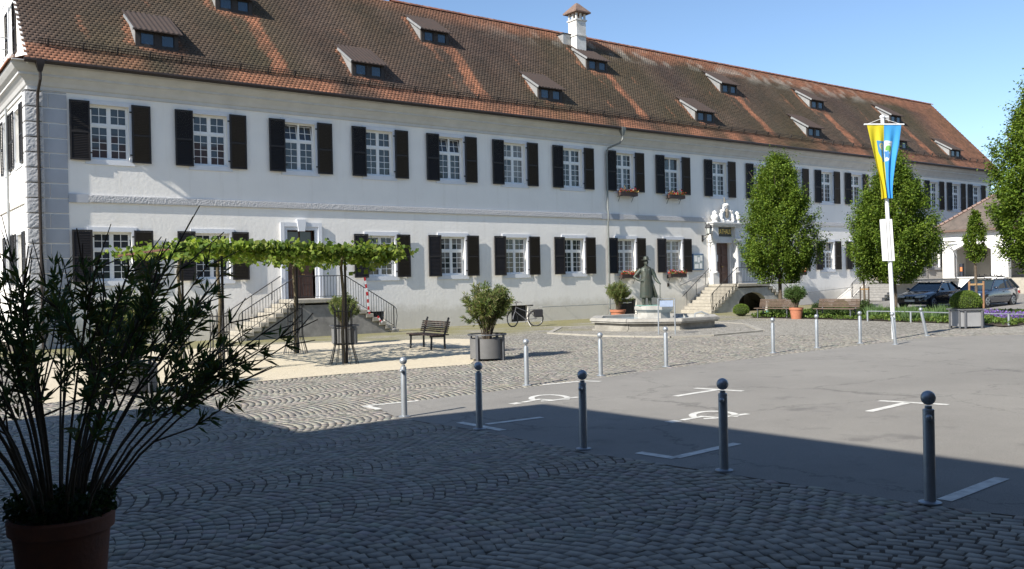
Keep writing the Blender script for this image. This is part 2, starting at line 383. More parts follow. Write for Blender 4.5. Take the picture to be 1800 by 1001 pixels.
def sett_geo(sx, sy, a, px, py, pz, tone, seed):
    """Five visible faces per stone: a slightly domed top and four chamfers going down into the joint."""
    r = np.random.default_rng(seed); n = len(px)
    base = np.array([(-1,-1),(1,-1),(1,1),(-1,1)], float)
    top = base[None]*np.stack([sx, sy], 1)[:, None, :]*0.985*(1+r.normal(0, 0.035, (n, 4, 2)))
    low = base[None]*np.stack([sx, sy], 1)[:, None, :]*1.01*(1+r.normal(0, 0.01, (n, 4, 2)))
    P = np.concatenate([top, low], 1); c, s_ = np.cos(a)[:, None], np.sin(a)[:, None]
    X = P[:, :, 0]*c-P[:, :, 1]*s_+px[:, None]; Y = P[:, :, 0]*s_+P[:, :, 1]*c+py[:, None]
    Z = np.repeat(pz[:, None], 8, 1); Z[:, :4] += r.normal(0, 0.0010, (n, 4)); Z[:, 4:] -= 0.009
    V = np.stack([X, Y, Z], 2).reshape(-1, 3); o = (np.arange(n)*8)[:, None, None]
    F = np.array([(0,1,2,3),(4,5,1,0),(5,6,2,1),(6,7,3,2),(7,4,0,3)])[None]+o
    return V, F.reshape(-1, 4), np.repeat(tone, 8, 0)
NI = 300
V, F, C = sett_geo(SX[NI:], SY[NI:], A[NI:], PX[NI:], PY[NI:], PZ[NI:], tone[NI:], 3)
setts = thing('cobbled_paving', None, None); setts['kind'] = 'structure'
tag(link('setts', np_mesh('setts', V, F, M_sett, C), setts), kind='stuff')
for i in range(NI):
    if i < 12:
        z = np.zeros(1); Vi, Fi, Ci = sett_geo(np.ones(1)*0.05, np.ones(1)*0.05, z, z, z, z, rng.uniform(0.75, 1.15)*np.array([[0.285, 0.265, 0.225]]), 100+i)
        if i == 0: SM = []
        SM.append(np_mesh('sett', Vi, Fi, M_sett, Ci))
    o = link('sett', SM[i % 12], setts, (PX[i], PY[i], PZ[i]), A[i], (SX[i]/0.05, SY[i]/0.05, 1))

# painted markings on the asphalt
def strip(name, px, w, parent=asphalt, closed=False):
    P = [Vector(gnd(a, b)) for a, b in px]
    if closed: P.append(P[0])
    mb = MB(); L = []; R_ = []
    for i, p in enumerate(P):
        t = (P[min(i+1, len(P)-1)]-P[max(i-1, 0)]); t.z = 0; t.normalize(); n = Vector((-t.y, t.x, 0))*w/2
        for q, lst in ((p+n, L), (p-n, R_)): lst.append((q.x, q.y, gzf(q.x, q.y)+0.003))
    for i in range(len(P)-1): mb.poly([L[i], L[i+1], R_[i+1], R_[i]])
    return mb.build(name, M_paint, parent)
for px in ([(641,714),(735,705)], [(641,714),(667,720)], [(808,743),(884,757)], [(856,746),(953,734)], [(1122,796),(1187,806)],
           [(1187,805),(1296,780)], [(1660,880),(1762,841)], [(1187,697),(1258,686)], [(1222,683),(1306,688)],
           [(1527,724),(1597,708)], [(1545,705),(1667,712)], [(953,677),(1018,671)], [(1018,670),(1056,671)]):
    strip('parking_line', px, 0.12)
def wheelchair(cx_, cy_, s):
    ring = [(cx_+38*s*math.cos(a), cy_-0.5+7.0*s*math.sin(a)) for a in [math.radians(d) for d in range(150, 385, 18)]]
    strip('wheelchair_symbol', ring, 0.10)
    strip('wheelchair_symbol', [(cx_-80*s, cy_+12*s), (cx_-62*s, cy_+9*s)], 0.16)
    strip('wheelchair_symbol', [(cx_-56*s, cy_+8*s), (cx_-20*s, cy_+1.5*s), (cx_+4*s, cy_+3.5*s)], 0.10)
    strip('wheelchair_symbol', [(cx_-18*s, cy_+5.5*s), (cx_+0*s, cy_+4.8*s), (cx_+60*s, cy_-3*s)], 0.10)
wheelchair(1255, 731, 1.0); wheelchair(966, 701, 0.84)
# ================================================================ TOWN HALL
def plaster_mat(name, c, c2):
    """Lime plaster: cloudy tone, faint vertical runs, damp grey foot with flaking patches."""
    mt, nt, N, L, B = nodes_of(name); g = N.new('ShaderNodeNewGeometry')
    def noise(sc, vec=None, det=6, ro=0.6):
        n = N.new('ShaderNodeTexNoise'); n.inputs['Scale'].default_value = sc; n.inputs['Detail'].default_value = det; n.inputs['Roughness'].default_value = ro
        if vec:
            m_ = N.new('ShaderNodeVectorMath'); m_.operation = 'MULTIPLY'; m_.inputs[1].default_value = vec; L.new(g.outputs['Position'], m_.inputs[0]); L.new(m_.outputs[0], n.inputs['Vector'])
        else: L.new(g.outputs['Position'], n.inputs['Vector'])
        return n.outputs['Fac']
    def ramp(src, p0, p1, c0, c1):
        r = N.new('ShaderNodeValToRGB'); r.color_ramp.elements[0].position = p0; r.color_ramp.elements[1].position = p1; r.color_ramp.elements[0].color = (*c0, 1); r.color_ramp.elements[1].color = (*c1, 1); L.new(src, r.inputs['Fac']); return r.outputs[0]
    def mul(a_, b_):
        m_ = N.new('ShaderNodeMix'); m_.data_type = 'RGBA'; m_.blend_type = 'MULTIPLY'; m_.inputs[0].default_value = 1; L.new(a_, m_.inputs[6]); L.new(b_, m_.inputs[7]); return m_.outputs[2]
    base = ramp(noise(0.7), 0.3, 0.7, c2, c)
    runs = ramp(noise(1.0, (2.6, 2.6, 0.16), 5), 0.30, 0.46, (0.93, 0.925, 0.91), (1, 1, 1))
    sp = N.new('ShaderNodeSeparateXYZ'); L.new(g.outputs['Position'], sp.inputs[0])
    ad = N.new('ShaderNodeMath'); ad.operation = 'MULTIPLY_ADD'; L.new(noise(1.4, None, 8, 0.7), ad.inputs[0]); ad.inputs[1].default_value = -1.5; L.new(sp.outputs['Z'], ad.inputs[2])
    foot = ramp(ad.outputs[0], -0.75, 0.45, (0.76, 0.75, 0.715), (1, 1, 1))
    L.new(mul(mul(base, runs), foot), B.inputs['Base Color']); B.inputs['Roughness'].default_value = 0.92
    bp = N.new('ShaderNodeBump'); bp.inputs['Strength'].default_value = 0.3; bp.inputs['Distance'].default_value = 0.03; L.new(noise(7, None, 8, 0.6), bp.inputs['Height']); L.new(bp.outputs[0], B.inputs['Normal'])
    MATS[name] = mt; return mt
M_wall = plaster_mat('white_lime_plaster', (0.88, 0.85, 0.79), (0.82, 0.79, 0.74))
M_trim = mat('pale_blue_trim', (0.67, 0.69, 0.725), 0.85, 0.06, 3, 0.1, 60)
M_white = mat('white_paint', (0.82, 0.82, 0.80), 0.45, 0.05, 4)
M_cornice = mat('grey_cornice_paint', (0.56, 0.555, 0.54), 0.85, 0.12, 1.5, 0.1, 40)
M_rough = mat('rough_cast_stone', (0.60, 0.60, 0.60), 0.95, 0.35, 26, 0.8, 60, c2=(0.36, 0.36, 0.37))
M_quoin = mat('smooth_grey_quoin', (0.39, 0.41, 0.445), 0.85, 0.08, 2, 0.1, 60)
M_shut = mat('dark_brown_shutter', (0.017, 0.014, 0.013), 0.6, 0.3, 8)
M_gut = mat('weathered_copper', (0.045, 0.035, 0.03), 0.45, 0.3, 5, metal=0.4)
M_zinc = mat('zinc_sheet', (0.34, 0.35, 0.35), 0.5, 0.2, 3, metal=0.4)
M_pane = mat('window_pane', (0.035, 0.042, 0.05), 0.04, 0.3, 0.35, ior=1.62)
M_pane2 = mat('curtained_pane', (0.20, 0.20, 0.195), 0.06, 0.4, 2.5, ior=1.55)
M_door = mat('brown_oak_door', (0.115, 0.052, 0.033), 0.5, 0.35, 5, 0.15, 40)
M_iron = mat('wrought_iron', (0.05, 0.05, 0.052), 0.5, 0.3, 10, metal=0.5)
M_tile = mat('roof_tile', (1, 1, 1), 0.9, 0.22, 12, 0.3, 60, attr='Col')
M_dark = mat('dark_timber', (0.035, 0.028, 0.024), 0.7, 0.3, 6)
M_gold = mat('gold_leaf', (0.62, 0.45, 0.14), 0.35, 0.1, 5, metal=0.8)
M_stone = mat('weathered_limestone', (0.40, 0.38, 0.345), 0.9, 0.35, 3, 0.4, 40)

LX = 70.2; EAVE_Y, EAVE_Z = -0.80, 10.07; RIDGE_Y, RIDGE_Z = 5.0, 16.5
SL = (RIDGE_Z-EAVE_Z)/(RIDGE_Y-EAVE_Y)
XS = [1.27, 4.97, 8.72, 12.45, 16.22, 19.94, 23.70, 27.42, 31.14, 35.17, 38.97, 42.5, 46.0, 49.42, 52.9, 56.3, 59.75, 63.05, 66.3]
LOW = [0, 1, 3, 4, 5, 6, 7, 8, 10, 11, 12, 13, 15, 16, 17, 18]
OX0, OX1 = 0.70, 2.05
ZU0, ZU1, ZL0, ZL1 = 6.85, 8.85, 2.40, 4.20
hall = thing('town_hall', 'long white two-storey town hall with black shutters and red-brown tiled dormer roof', 'building')

def wall_holes(mb, u0, u1, z0, z1, holes, depth, tf):
    us = sorted({u0, u1}|{h[0] for h in holes}|{h[1] for h in holes}); zs = sorted({z0, z1}|{h[2] for h in holes}|{h[3] for h in holes})
    for i in range(len(us)-1):
        for j in range(len(zs)-1):
            cu, cz = (us[i]+us[i+1])/2, (zs[j]+zs[j+1])/2
            if any(h[0] < cu < h[1] and h[2] < cz < h[3] for h in holes): continue
            mb.poly([tf(us[i], 0, zs[j]), tf(us[i+1], 0, zs[j]), tf(us[i+1], 0, zs[j+1]), tf(us[i], 0, zs[j+1])])
    for a, b, c, d in holes:
        for (p, q) in (((a, c), (b, c)), ((b, c), (b, d)), ((b, d), (a, d)), ((a, d), (a, c))):
            mb.poly([tf(p[0], 0, p[1]), tf(q[0], 0, q[1]), tf(q[0], depth, q[1]), tf(p[0], depth, p[1])])
holes = [(x+OX0, x+OX1, ZU0, ZU1) for x in XS] + [(XS[i]+OX0, XS[i]+OX1, ZL0, ZL1) for i in LOW]
DOORS = [(9.42, 10.64, 1.52, 4.38), (36.05, 37.40, 1.62, 4.05), (53.3, 54.5, 1.75, 4.05)]
CELLAR = [(onY(899, 555)[0], onY(928, 555)[0], 0.05, 0.85), (28.2, 29.5, 0.1, 0.95), (13.0, 13.9, 0.35, 0.85)]
holes += DOORS + CELLAR
mb = MB(); wall_holes(mb, 0, LX, -0.3, 9.3, holes, 0.24, lambda u, d, z: (u, d, z))
mb.build('front_wall', M_wall, hall)
# gable wall on the left, with its own windows
GD = 10.0
gcol = [onX(32, 250, 0)[1], onX(12, 250, 0)[1]]
gh = []
for yc in gcol: gh += [(yc-0.62, yc+0.62, ZU0, ZU1), (yc-0.62, yc+0.62, ZL0, ZL1)]
gtop = onX(20, 80, 0)[1]; gh.append((gtop-0.5, gtop+0.5, 11.0, 12.6))
mb = MB(); wall_holes(mb, 0.0, GD, -0.3, 9.3, [h for h in gh if h[3] < 9.3], 0.24, lambda u, d, z: (d, u, z))
mb.poly([(0, 0, 9.3), (0, GD, 9.3), (0, GD, 10.0), (0, 5.0, RIDGE_Z-0.25), (0, 0, 10.6)])
mb.build('gable_wall', M_wall, hall)
mb = MB(); mb.poly([(LX, 0, -0.3), (LX, GD, -0.3), (LX, GD, 10.0), (LX, 5.0, RIDGE_Z-0.25), (LX, 0, 10.6)]); mb.poly([(0, GD, -0.3), (LX, GD, -0.3), (LX, GD, 10.0), (0, GD, 10.0)])
mb.build('rear_wall', M_wall, hall)
# cornice with a mitred return along the gable
prof = [(0.0, 9.18), (0.05, 9.18), (0.05, 9.30), (0.10, 9.33), (0.16, 9.45), (0.30, 9.60), (0.36, 9.62), (0.36, 9.70), (0.48, 9.78), (0.58, 9.90), (0.60, 9.93), (0.60, 10.0), (0.0, 10.0)]
mb = MB(); n = len(prof)
for xe in (0, 1): mb.v += [((LX if xe else -d), -d-0.003, z) for d, z in prof]
mb.f += [(i, (i+1) % n, n+(i+1) % n, n+i) for i in range(n)] + [tuple(range(n, 2*n))]
mb.build('cornice', M_cornice, hall)
mb = MB()
for ye in (0, 1): mb.v += [(-d-0.003, (GD if ye else -d), z) for d, z in prof]
mb.f += [(i, (i+1) % n, n+(i+1) % n, n+i) for i in range(n)] + [tuple(range(n, 2*n))]
mb.build('gable_cornice', M_cornice, hall)
mb = MB(); mb.prism([(-0.72, -0.72, 10.005), (-0.02, -0.02, 10.005), (-0.02, -0.02, 10.35)], (0, 0, 0.001)) if False else None
mb.add([(-0.70, -0.70, 10.01), (-0.70, GD, 10.01), (-0.004, GD, 10.40), (-0.004, 0.02, 10.40)], [(0, 1, 2, 3)])
mb.add([(-0.70, -0.70, 10.004), (-0.70, GD, 10.004), (-0.70, GD, 10.06), (-0.70, -0.70, 10.06)], [(0, 1, 2, 3)])
me = mb.mesh('gable_pent_roof', M_tile); a = me.color_attributes.new('Col', 'FLOAT_COLOR', 'POINT')
for q in a.data: q.color = (0.30, 0.13, 0.07, 1)
link('gable_pent_roof', me, hall)
# rough-cast string course
def rough_band(name, x0, x1, y1, z0, z1, amp, parent, step=0.07):
    nx = max(2, int((x1-x0)/step)); nz = 7; mb = MB(); r = np.random.default_rng(int(x0*10)+5)
    for i in range(nx+1):
        for j in range(nz+1):
            e = 0 if j in (0, nz) else 1
            mb.v.append((x0+(x1-x0)*i/nx, y1-0.02-(r.uniform(0, amp) if e else 0), z0+(z1-z0)*j/nz))
    for i in range(nx):
        for j in range(nz): mb.f.append((i*(nz+1)+j, (i+1)*(nz+1)+j, (i+1)*(nz+1)+j+1, i*(nz+1)+j+1))
    mb.box(x0, x1, y1-0.019, 0.0, z0, z1)
    return mb.build(name, M_rough, parent)
rough_band('string_course', 1.85, 27.0, -0.05, 5.26, 5.53, 0.010, hall, 0.035)
rough_band('string_course', 28.6, 35.4, -0.05, 5.26, 5.53, 0.008, hall, 0.06)
rough_band('string_course', 38.2, LX, -0.05, 5.26, 5.53, 0.006, hall, 0.15)
for a_, b_ in ((1.2, 1.85), (27.0, 28.6)): mb = MB(); mb.box(a_, b_, -0.07, 0.0, 5.24, 5.55); mb.build('string_course', M_quoin, hall)
mb = MB(); mb.box(-0.07, 0.0, 0.5, GD, 5.26, 5.53); mb.build('string_course', M_wall, hall)
# corner quoins: a rough block wrapping the corner and a smooth painted block beside it, row by row
row = 0.535; z = 0.0; k = 0
rq = np.random.default_rng(4)
while z < 9.1:
    z1 = min(z+row, 9.17)
    mb = MB(); o = 0.15
    nn = 8
    for face in (0, 1):
        base = len(mb.v)
        for i in range(nn+1):
            for j in range(nn+1):
                e = 0 if (i in (0, nn) or j in (0, nn)) else rq.uniform(0, 0.014)
                t = -0.15+0.57*i/nn; zz = z+0.03+(z1-z-0.05)*j/nn
                mb.v.append((t, -o-e, zz) if face == 0 else (-o-e, t, zz))
        for i in range(nn):
            for j in range(nn): q = base+i*(nn+1)+j; mb.f.append((q, q+nn+1, q+nn+2, q+1))
    mb.box(-0.145, 0.40, -0.148, 0.0, z+0.032, z1-0.022); mb.box(-0.148, 0.0, 0.002, 0.40, z+0.032, z1-0.022)
    mb.build('rough_quoin', M_rough, hall)
    x0 = 0.44 if k % 2 else 0.62
    mb = MB(); mb.box(x0, 1.20, -0.028, 0.0, z+0.03, z1-0.02)
    if k % 2 == 0: mb.box(0.44, 0.59, -0.026, 0.0, z+0.03, z1-0.02)
    mb.build('smooth_quoin', M_quoin, hall)
    mb = MB(); mb.box(-0.02, 0.0, 0.44, 1.1, z+0.03, z1-0.02); mb.build('smooth_quoin', M_wall, hall)
    z += row; k += 1

# ---------------------------------------------------------------- windows
def win_parts(W, H, cols=2, rt=2, rb=4):
    fr = MB(); t = 0.055; zt = H*0.635
    fr.box(0, t, 0, 0.07, 0, H); fr.box(W-t, W, 0, 0.07, 0, H); fr.box(t, W-t, 0, 0.07, 0, t); fr.box(t, W-t, 0, 0.07, H-t, H)
    fr.box(t, W-t, -0.006, 0.072, zt-0.045, zt+0.045); fr.box(W/2-0.04, W/2+0.04, -0.004, 0.071, t, zt-0.046); fr.box(W/2-0.04, W/2+0.04, -0.004, 0.071, zt+0.046, H-t)
    fr.box(-0.02, W+0.02, -0.10, 0.0, -0.05, -0.004)
    def grid(z0, z1, rows):
        b = MB(); P = []
        for (x0, x1) in ((t, W/2-0.04), (W/2+0.04, W-t)):
            s = 0.035
            b.box(x0, x0+s, 0.008, 0.06, z0, z1); b.box(x1-s, x1, 0.008, 0.06, z0, z1); b.box(x0+s, x1-s, 0.008, 0.06, z0, z0+s); b.box(x0+s, x1-s, 0.008, 0.06, z1-s, z1)
            cw = (x1-x0-2*s)/cols; rh = (z1-z0-2*s)/rows; mt_ = 0.022
            for i in range(1, cols): b.box(x0+s+cw*i-mt_/2, x0+s+cw*i+mt_/2, 0.012, 0.055, z0+s, z1-s)
            for j in range(1, rows):
                for i in range(cols): b.box(x0+s+cw*i+(mt_/2 if i else 0), x0+s+cw*(i+1)-(mt_/2 if i < cols-1 else 0), 0.014, 0.053, z0+s+rh*j-mt_/2, z0+s+rh*j+mt_/2)
            for i in range(cols):
                for j in range(rows): P.append((x0+s+cw*(i+0.5), z0+s+rh*(j+0.5), cw, rh))
        return b, P
    bt, Pt = grid(zt+0.046, H-t, rt); bb, Pb = grid(t, zt-0.046, rb)
    sr = MB(); e = 0.15
    for (a, b_, c, d) in ((-e, 0, -0.002, H+0.002), (W, W+e, -0.002, H+0.002), (-e-0.03, W+e+0.03, H, H+0.17), (-e-0.03, W+e+0.03, -0.19, -0.002)):
        sr.box(a, b_, -0.20, -0.165, c, d)
    gl = MB()
    for (cx_, cz_, w_, h_) in Pt+Pb: gl.box(cx_-w_/2, cx_+w_/2, 0.030, 0.036, cz_-h_/2, cz_+h_/2)
    return dict(frame=fr.mesh('window', M_white), top=bt.mesh('sash', M_white), bot=bb.mesh('sash', M_white), Pt=Pt, Pb=Pb,
                sur=sr.mesh('surround', M_trim), gl=gl.mesh('glazing', M_pane), gl2=gl.mesh('glazing', M_pane2), zt=zt)
WU = win_parts(OX1-OX0, ZU1-ZU0); WL = win_parts(OX1-OX0, ZL1-ZL0); WG = win_parts(1.24, ZU1-ZU0); WGL = win_parts(1.24, ZL1-ZL0)
def pane_mesh(mt): 
    b = MB(); b.box(-0.5, 0.5, 0.0, 0.006, -0.5, 0.5); return b.mesh('pane', mt)
PM, PM2 = pane_mesh(M_pane), pane_mesh(M_pane2)
rp_ = random.Random(3)
def window(kit, loc, rotz=0.0, single=False, tilt=False, curtain=False):
    o = link('window', kit['frame'], hall, loc, rotz)
    link('surround', kit['sur'], o)
    t = link('sash', kit['top'], o); link('sash', kit['bot'], o)
    ang = math.radians(-11) if tilt else 0.0
    if tilt: t.rotation_euler = (ang, 0, 0); t.location = (0, math.sin(-ang)*0 - kit['zt']*math.sin(-ang)*-1*0, 0)
    if tilt:
        zt = kit['zt']+0.046; t.location = (0, zt*math.sin(ang)+0.02, zt-zt*math.cos(ang))
    if single:
        for lst, tl in ((kit['Pt'], tilt), (kit['Pb'], False)):
            for (cx_, cz_, w_, h_) in lst:
                p = link('pane', PM2 if (curtain and rp_.random() < 0.7) else PM, o, (cx_, 0.03, cz_), 0, (w_, 1, h_))
                p.rotation_euler = (rp_.gauss(0, 0.006), 0, rp_.gauss(0, 0.006))
                if tl:
                    zt = kit['zt']+0.046; dz = cz_-zt
                    p.location = (cx_, 0.05+dz*math.sin(-ang), zt+dz*math.cos(ang)); p.rotation_euler = (ang, 0, 0)
    else:
        tag(link('glazing', kit['gl2'] if curtain else kit['gl'], o), kind='stuff')
    return o
def shutter_mesh(w, h):
    b = MB(); t = 0.06
    b.box(0, t, 0, 0.045, 0, h); b.box(w-t, w, 0, 0.045, 0, h); b.box(t, w-t, 0, 0.045, 0, t); b.box(t, w-t, 0, 0.045, h-t, h); b.box(t, w-t, 0, 0.045, h*0.46, h*0.46+0.07)
    n = int(h/0.062)
    for i in range(n):
        z = t+(h-2*t)*(i+0.5)/n
        b.add([(t, 0.006, z-0.034), (w-t, 0.006, z-0.034), (w-t, 0.040, z+0.026), (t, 0.040, z+0.026), (t, 0.014, z-0.038), (w-t, 0.014, z-0.038), (w-t, 0.048, z+0.022), (t, 0.048, z+0.022)],
              [(0,1,2,3),(7,6,5,4),(0,4,5,1),(2,6,7,3)])
    for z in (h*0.12, h*0.86): b.box(w-0.02, w+0.07, -0.012, 0.012, z, z+0.05)
    return b.mesh('shutter', M_shut)
SWU, SWL = shutter_mesh(0.68, 2.16), shutter_mesh(0.68, 1.91)
def shutters(x, z, me, tf=None):
    for s in (0, 1):
        o = link('shutter', me, hall, (x, -0.115, z) if s == 0 else (x+2.8, -0.072, z), 0 if s == 0 else math.pi)
        o.rotation_euler = (0, 0, (0 if s == 0 else math.pi)+random.uniform(-0.006, 0.02)*(-1 if s == 0 else 1))
for i, x in enumerate(XS):
    window(WU, (x+OX0, 0.16, ZU0), single=i < 7, tilt=i in (2, 4, 8, 11), curtain=i in (5,))
    shutters(x, 6.78, SWU)
for i in LOW:
    window(WL, (XS[i]+OX0, 0.16, ZL0), single=i in (0, 1, 3, 4, 5), curtain=i in (4, 7, 8), tilt=i == 12)
    shutters(XS[i], 2.35, SWL)
# gable windows and shutters
for yc in gcol:
    for kit, z, sm, zs_ in ((WG, ZU0, SWU, 6.78), (WGL, ZL0, SWL, 2.35)):
        o = window(kit, (0.16, yc+0.62, z), -math.pi/2)
        for s in (-1, 1):
            link('shutter', sm, hall, (-0.075, yc+0.62+0.70+0.03, zs_) if s > 0 else (-0.075, yc-0.62-0.03, zs_), -math.pi/2)
o = window(WG, (-0.02, gtop+0.5, 11.0), -math.pi/2); 
for s in (-1, 1): link('shutter', SWL, hall, (-0.06, gtop+(1.25 if s > 0 else -0.62), 11.0), -math.pi/2)
mb = MB()   # fire-escape landing on the gable
y0 = gtop+0.2
for z in (10.9, 11.35, 11.8): mb.tube([(-0.05, y0, z), (-1.2, y0, z), (-1.2, y0+3, z)], 0.022, 5)
for q in range(6): mb.tube([(-1.2, y0+q*0.6, 10.4), (-1.2, y0+q*0.6, 11.8)], 0.018, 5)
mb.box(-1.25, -0.05, y0-0.02, y0+3.0, 10.36, 10.42); mb.build('fire_escape_landing', M_zinc, hall)
mb = MB(); mb.tube([(-0.12, gcol[0]+1.9, 0), (-0.12, gcol[0]+1.9, 9.2)], 0.05, 6); mb.build('downpipe', M_zinc, hall)

# ---------------------------------------------------------------- roof
roof = link('roof', None, hall)
mb = MB()
mb.poly([(-0.12, EAVE_Y, EAVE_Z-0.02), (LX+0.1, EAVE_Y, EAVE_Z-0.02), (LX+0.1, RIDGE_Y, RIDGE_Z-0.02), (-0.12, RIDGE_Y, RIDGE_Z-0.02)])
mb.poly([(-0.12, GD+0.8, EAVE_Z-0.02), (LX+0.1, GD+0.8, EAVE_Z-0.02), (LX+0.1, RIDGE_Y, RIDGE_Z-0.02), (-0.12, RIDGE_Y, RIDGE_Z-0.02)])
mb.build('roof_deck', mat('roof_deck', (0.16, 0.08, 0.055), 0.9, 0.3, 2), roof)
for xv in (-0.14, LX+0.10):
    mb = MB()
    for (ya, yb) in ((EAVE_Y, RIDGE_Y), (GD+0.8, RIDGE_Y)):
        mb.bar((xv, ya, EAVE_Z-0.10), (xv, yb, RIDGE_Z-0.10), 0.05, 0.16)
    mb.build('verge_board', M_white if xv < 0 else M_dark, roof)
mb = MB(); mb.box(-0.6, LX, EAVE_Y+0.02, -0.02, 10.003, 10.035); mb.build('soffit', M_cornice, hall)
def roofpt(px, py):
    d = ray(px, py); nrm = np.array([0, -(RIDGE_Z-EAVE_Z), RIDGE_Y-EAVE_Y]); p0 = np.array([0, EAVE_Y, EAVE_Z])
    return CAM+((p0-CAM)@nrm)/(d@nrm)*d
D_LOW = [roofpt(*a) for a in [(277,88),(648,139),(968,179),(1240,217),(1432,243),(1585,264),(1680,279)]]
D_UP = [roofpt(*a) for a in [(412,24),(765,79),(1050,127),(1282,167),(1437,194),(1575,219)]]
SLOPE_LEN = math.hypot(RIDGE_Y-EAVE_Y, RIDGE_Z-EAVE_Z); uy, uz = (RIDGE_Y-EAVE_Y)/SLOPE_LEN, (RIDGE_Z-EAVE_Z)/SLOPE_LEN
# beaver-tail tiles: weathered, with runs washed clean below the dormers and pipes
tw, te = 0.178, 0.155; nr = int(SLOPE_LEN/te); nc = int((LX+0.24)/tw)
ii, jj = np.meshgrid(np.arange(nc+1), np.arange(nr), indexing='ij'); ii = ii.ravel(); jj = jj.ravel()
tx = -0.13+tw*(ii+0.5*(jj % 2)); ts = te*jj; nT = len(tx)
def vnoise(x, y, s, seed):
    r = np.random.default_rng(seed); g_ = r.uniform(0, 1, (256, 64)); x = np.asarray(x)/s; y = np.asarray(y)/s
    xi = np.floor(x).astype(int); yi = np.floor(y).astype(int); fx = x-xi; fy = y-yi; fx = fx*fx*(3-2*fx); fy = fy*fy*(3-2*fy)
    q = lambda a, b: g_[a % 256, b % 64]
    return (q(xi, yi)*(1-fx)+q(xi+1, yi)*fx)*(1-fy)+(q(xi, yi+1)*(1-fx)+q(xi+1, yi+1)*fx)*fy
n1 = vnoise(tx, ts*0.6, 1.1, 1); n2 = vnoise(tx, ts, 0.35, 2); n3 = vnoise(tx, ts*0.5, 3.0, 3)
moss = np.array([0.073, 0.050, 0.039])[None]*(0.75+0.5*n1[:, None]) + np.array([-0.004, 0.006, -0.010])[None]*n3[:, None]
moss += np.array([0.022, 0.009, 0.004])[None]*(n2[:, None]) 
clay = np.array([0.34, 0.145, 0.078])[None]*(0.7+0.5*n2[:, None])
wgt = np.zeros(nT)
d_s = (LX and 0) 
wgt = np.maximum(wgt, np.clip((0.95-ts)/0.25, 0, 1)*np.clip(-0.05+1.1*n1, 0, 0.8))            # strip below the snow guard
topw = np.clip((ts-(SLOPE_LEN-1.3+0.7*n3-0.014*tx))/0.8, 0, 1)
wgt = np.maximum(wgt, topw*np.clip((tx-8)/20, 0, 1)*0.75)
wgt = np.maximum(wgt, np.clip((tx-63.5-0.25*ts+1.5*n3)/4, 0, 0.55))
def streak(x0, w_, s0, s1, amp):
    global wgt
    m_ = np.clip((w_/2-np.abs(tx-x0-0.06*(s0-ts)+0.25*(n2-0.5)+0.5*(n1-0.5)))/0.22, 0, 1)*((ts < s0) & (ts > s1))
    m_ = m_*np.clip((ts-s1)/0.4+0.25, 0, 1)*amp*np.clip(0.45+0.9*n2, 0, 1)
    wgt = np.maximum(wgt, m_)
for P in D_UP+D_LOW:
    s0 = (P[1]-EAVE_Y)/uy; up_ = any(P is q for q in D_UP)
    streak(P[0]-0.95, 0.42, s0+2.0, s0-0.1, 0.9)                       # flashing along the cheek
    streak(P[0]+0.1, 1.7, s0+0.1, s0-0.45, 0.7)
    if up_:
        streak(P[0]+0.75, 0.95, s0, 0.8, 0.95); streak(P[0]-0.45, 0.28, s0, s0-1.7, 0.7)
for xq in np.arange(0.9, 69, 4.6):
    for s_ in (2.6, 5.4): streak(xq+random.uniform(-1.2, 1.2), 0.26, s_+random.uniform(-0.5, 0.6), s_-1.1, 0.8)
lich = np.clip((vnoise(tx, ts, 0.6, 9)-0.45)*4, 0, 1)*np.clip(1-np.abs(ts-(SLOPE_LEN-1.1))/1.0, 0, 1)*np.clip((tx-20)/14, 0, 1)*np.clip((63-tx)/5, 0, 1)
tc_ = moss*(1-wgt[:, None])+clay*wgt[:, None]; tc_ = tc_*(1-0.55*lich[:, None])+np.array([0.42, 0.39, 0.33])[None]*0.55*lich[:, None]
tc_ *= rng.uniform(0.84, 1.14, nT)[:, None]
# corner points of one tile: rounded lower edge
hw = tw/2*0.965
arc = np.array([(-hw, 0.045), (-hw*0.7, 0.012), (0, 0.0), (hw*0.7, 0.012), (hw, 0.045)])
loc8 = np.array([(x, s, 0.030) for x, s in arc] + [(hw, te+0.03, 0.012), (-hw, te+0.03, 0.012)] + [(x, s+0.002, 0.006) for x, s in arc])
X = tx[:, None]+loc8[None, :, 0]; Sg = ts[:, None]+loc8[None, :, 1]; H = loc8[None, :, 2]+rng.uniform(-0.004, 0.006, nT)[:, None]
V = np.stack([X, EAVE_Y+Sg*uy-H*uz, EAVE_Z+Sg*uz+H*uy], 2).reshape(-1, 3)
V[:, 1] = np.minimum(V[:, 1], RIDGE_Y); V[:, 2] = np.minimum(V[:, 2], RIDGE_Z+0.03)
o = (np.arange(nT)*12)[:, None, None]
Fx = (np.array([(0,4,5,6)])[None]+o).reshape(-1, 4); Fy = (np.array([(0,1,3,4)])[None]+o).reshape(-1, 4); 
Fd = (np.array([(7,8,1,0),(8,9,2,1),(9,10,3,2),(10,11,4,3)])[None]+o).reshape(-1, 4)
Ftri = (np.array([(1,2,3)])[None]+o).reshape(-1, 3)
me = np_mesh('roof_tiles', V, np.concatenate([Fx, Fy, Fd]), M_tile, np.repeat(tc_, 12, 0))
tag(link('roof_tiles', me, roof), kind='stuff')
# tip triangles of the rounded ends share the vertices' colours
me = np_mesh('roof_tile_tips', V.reshape(-1, 12, 3)[:, 1:4].reshape(-1, 3), np.arange(nT*3).reshape(-1, 3), M_tile, np.repeat(tc_, 3, 0))
tag(link('roof_tile_tips', me, roof), kind='stuff')
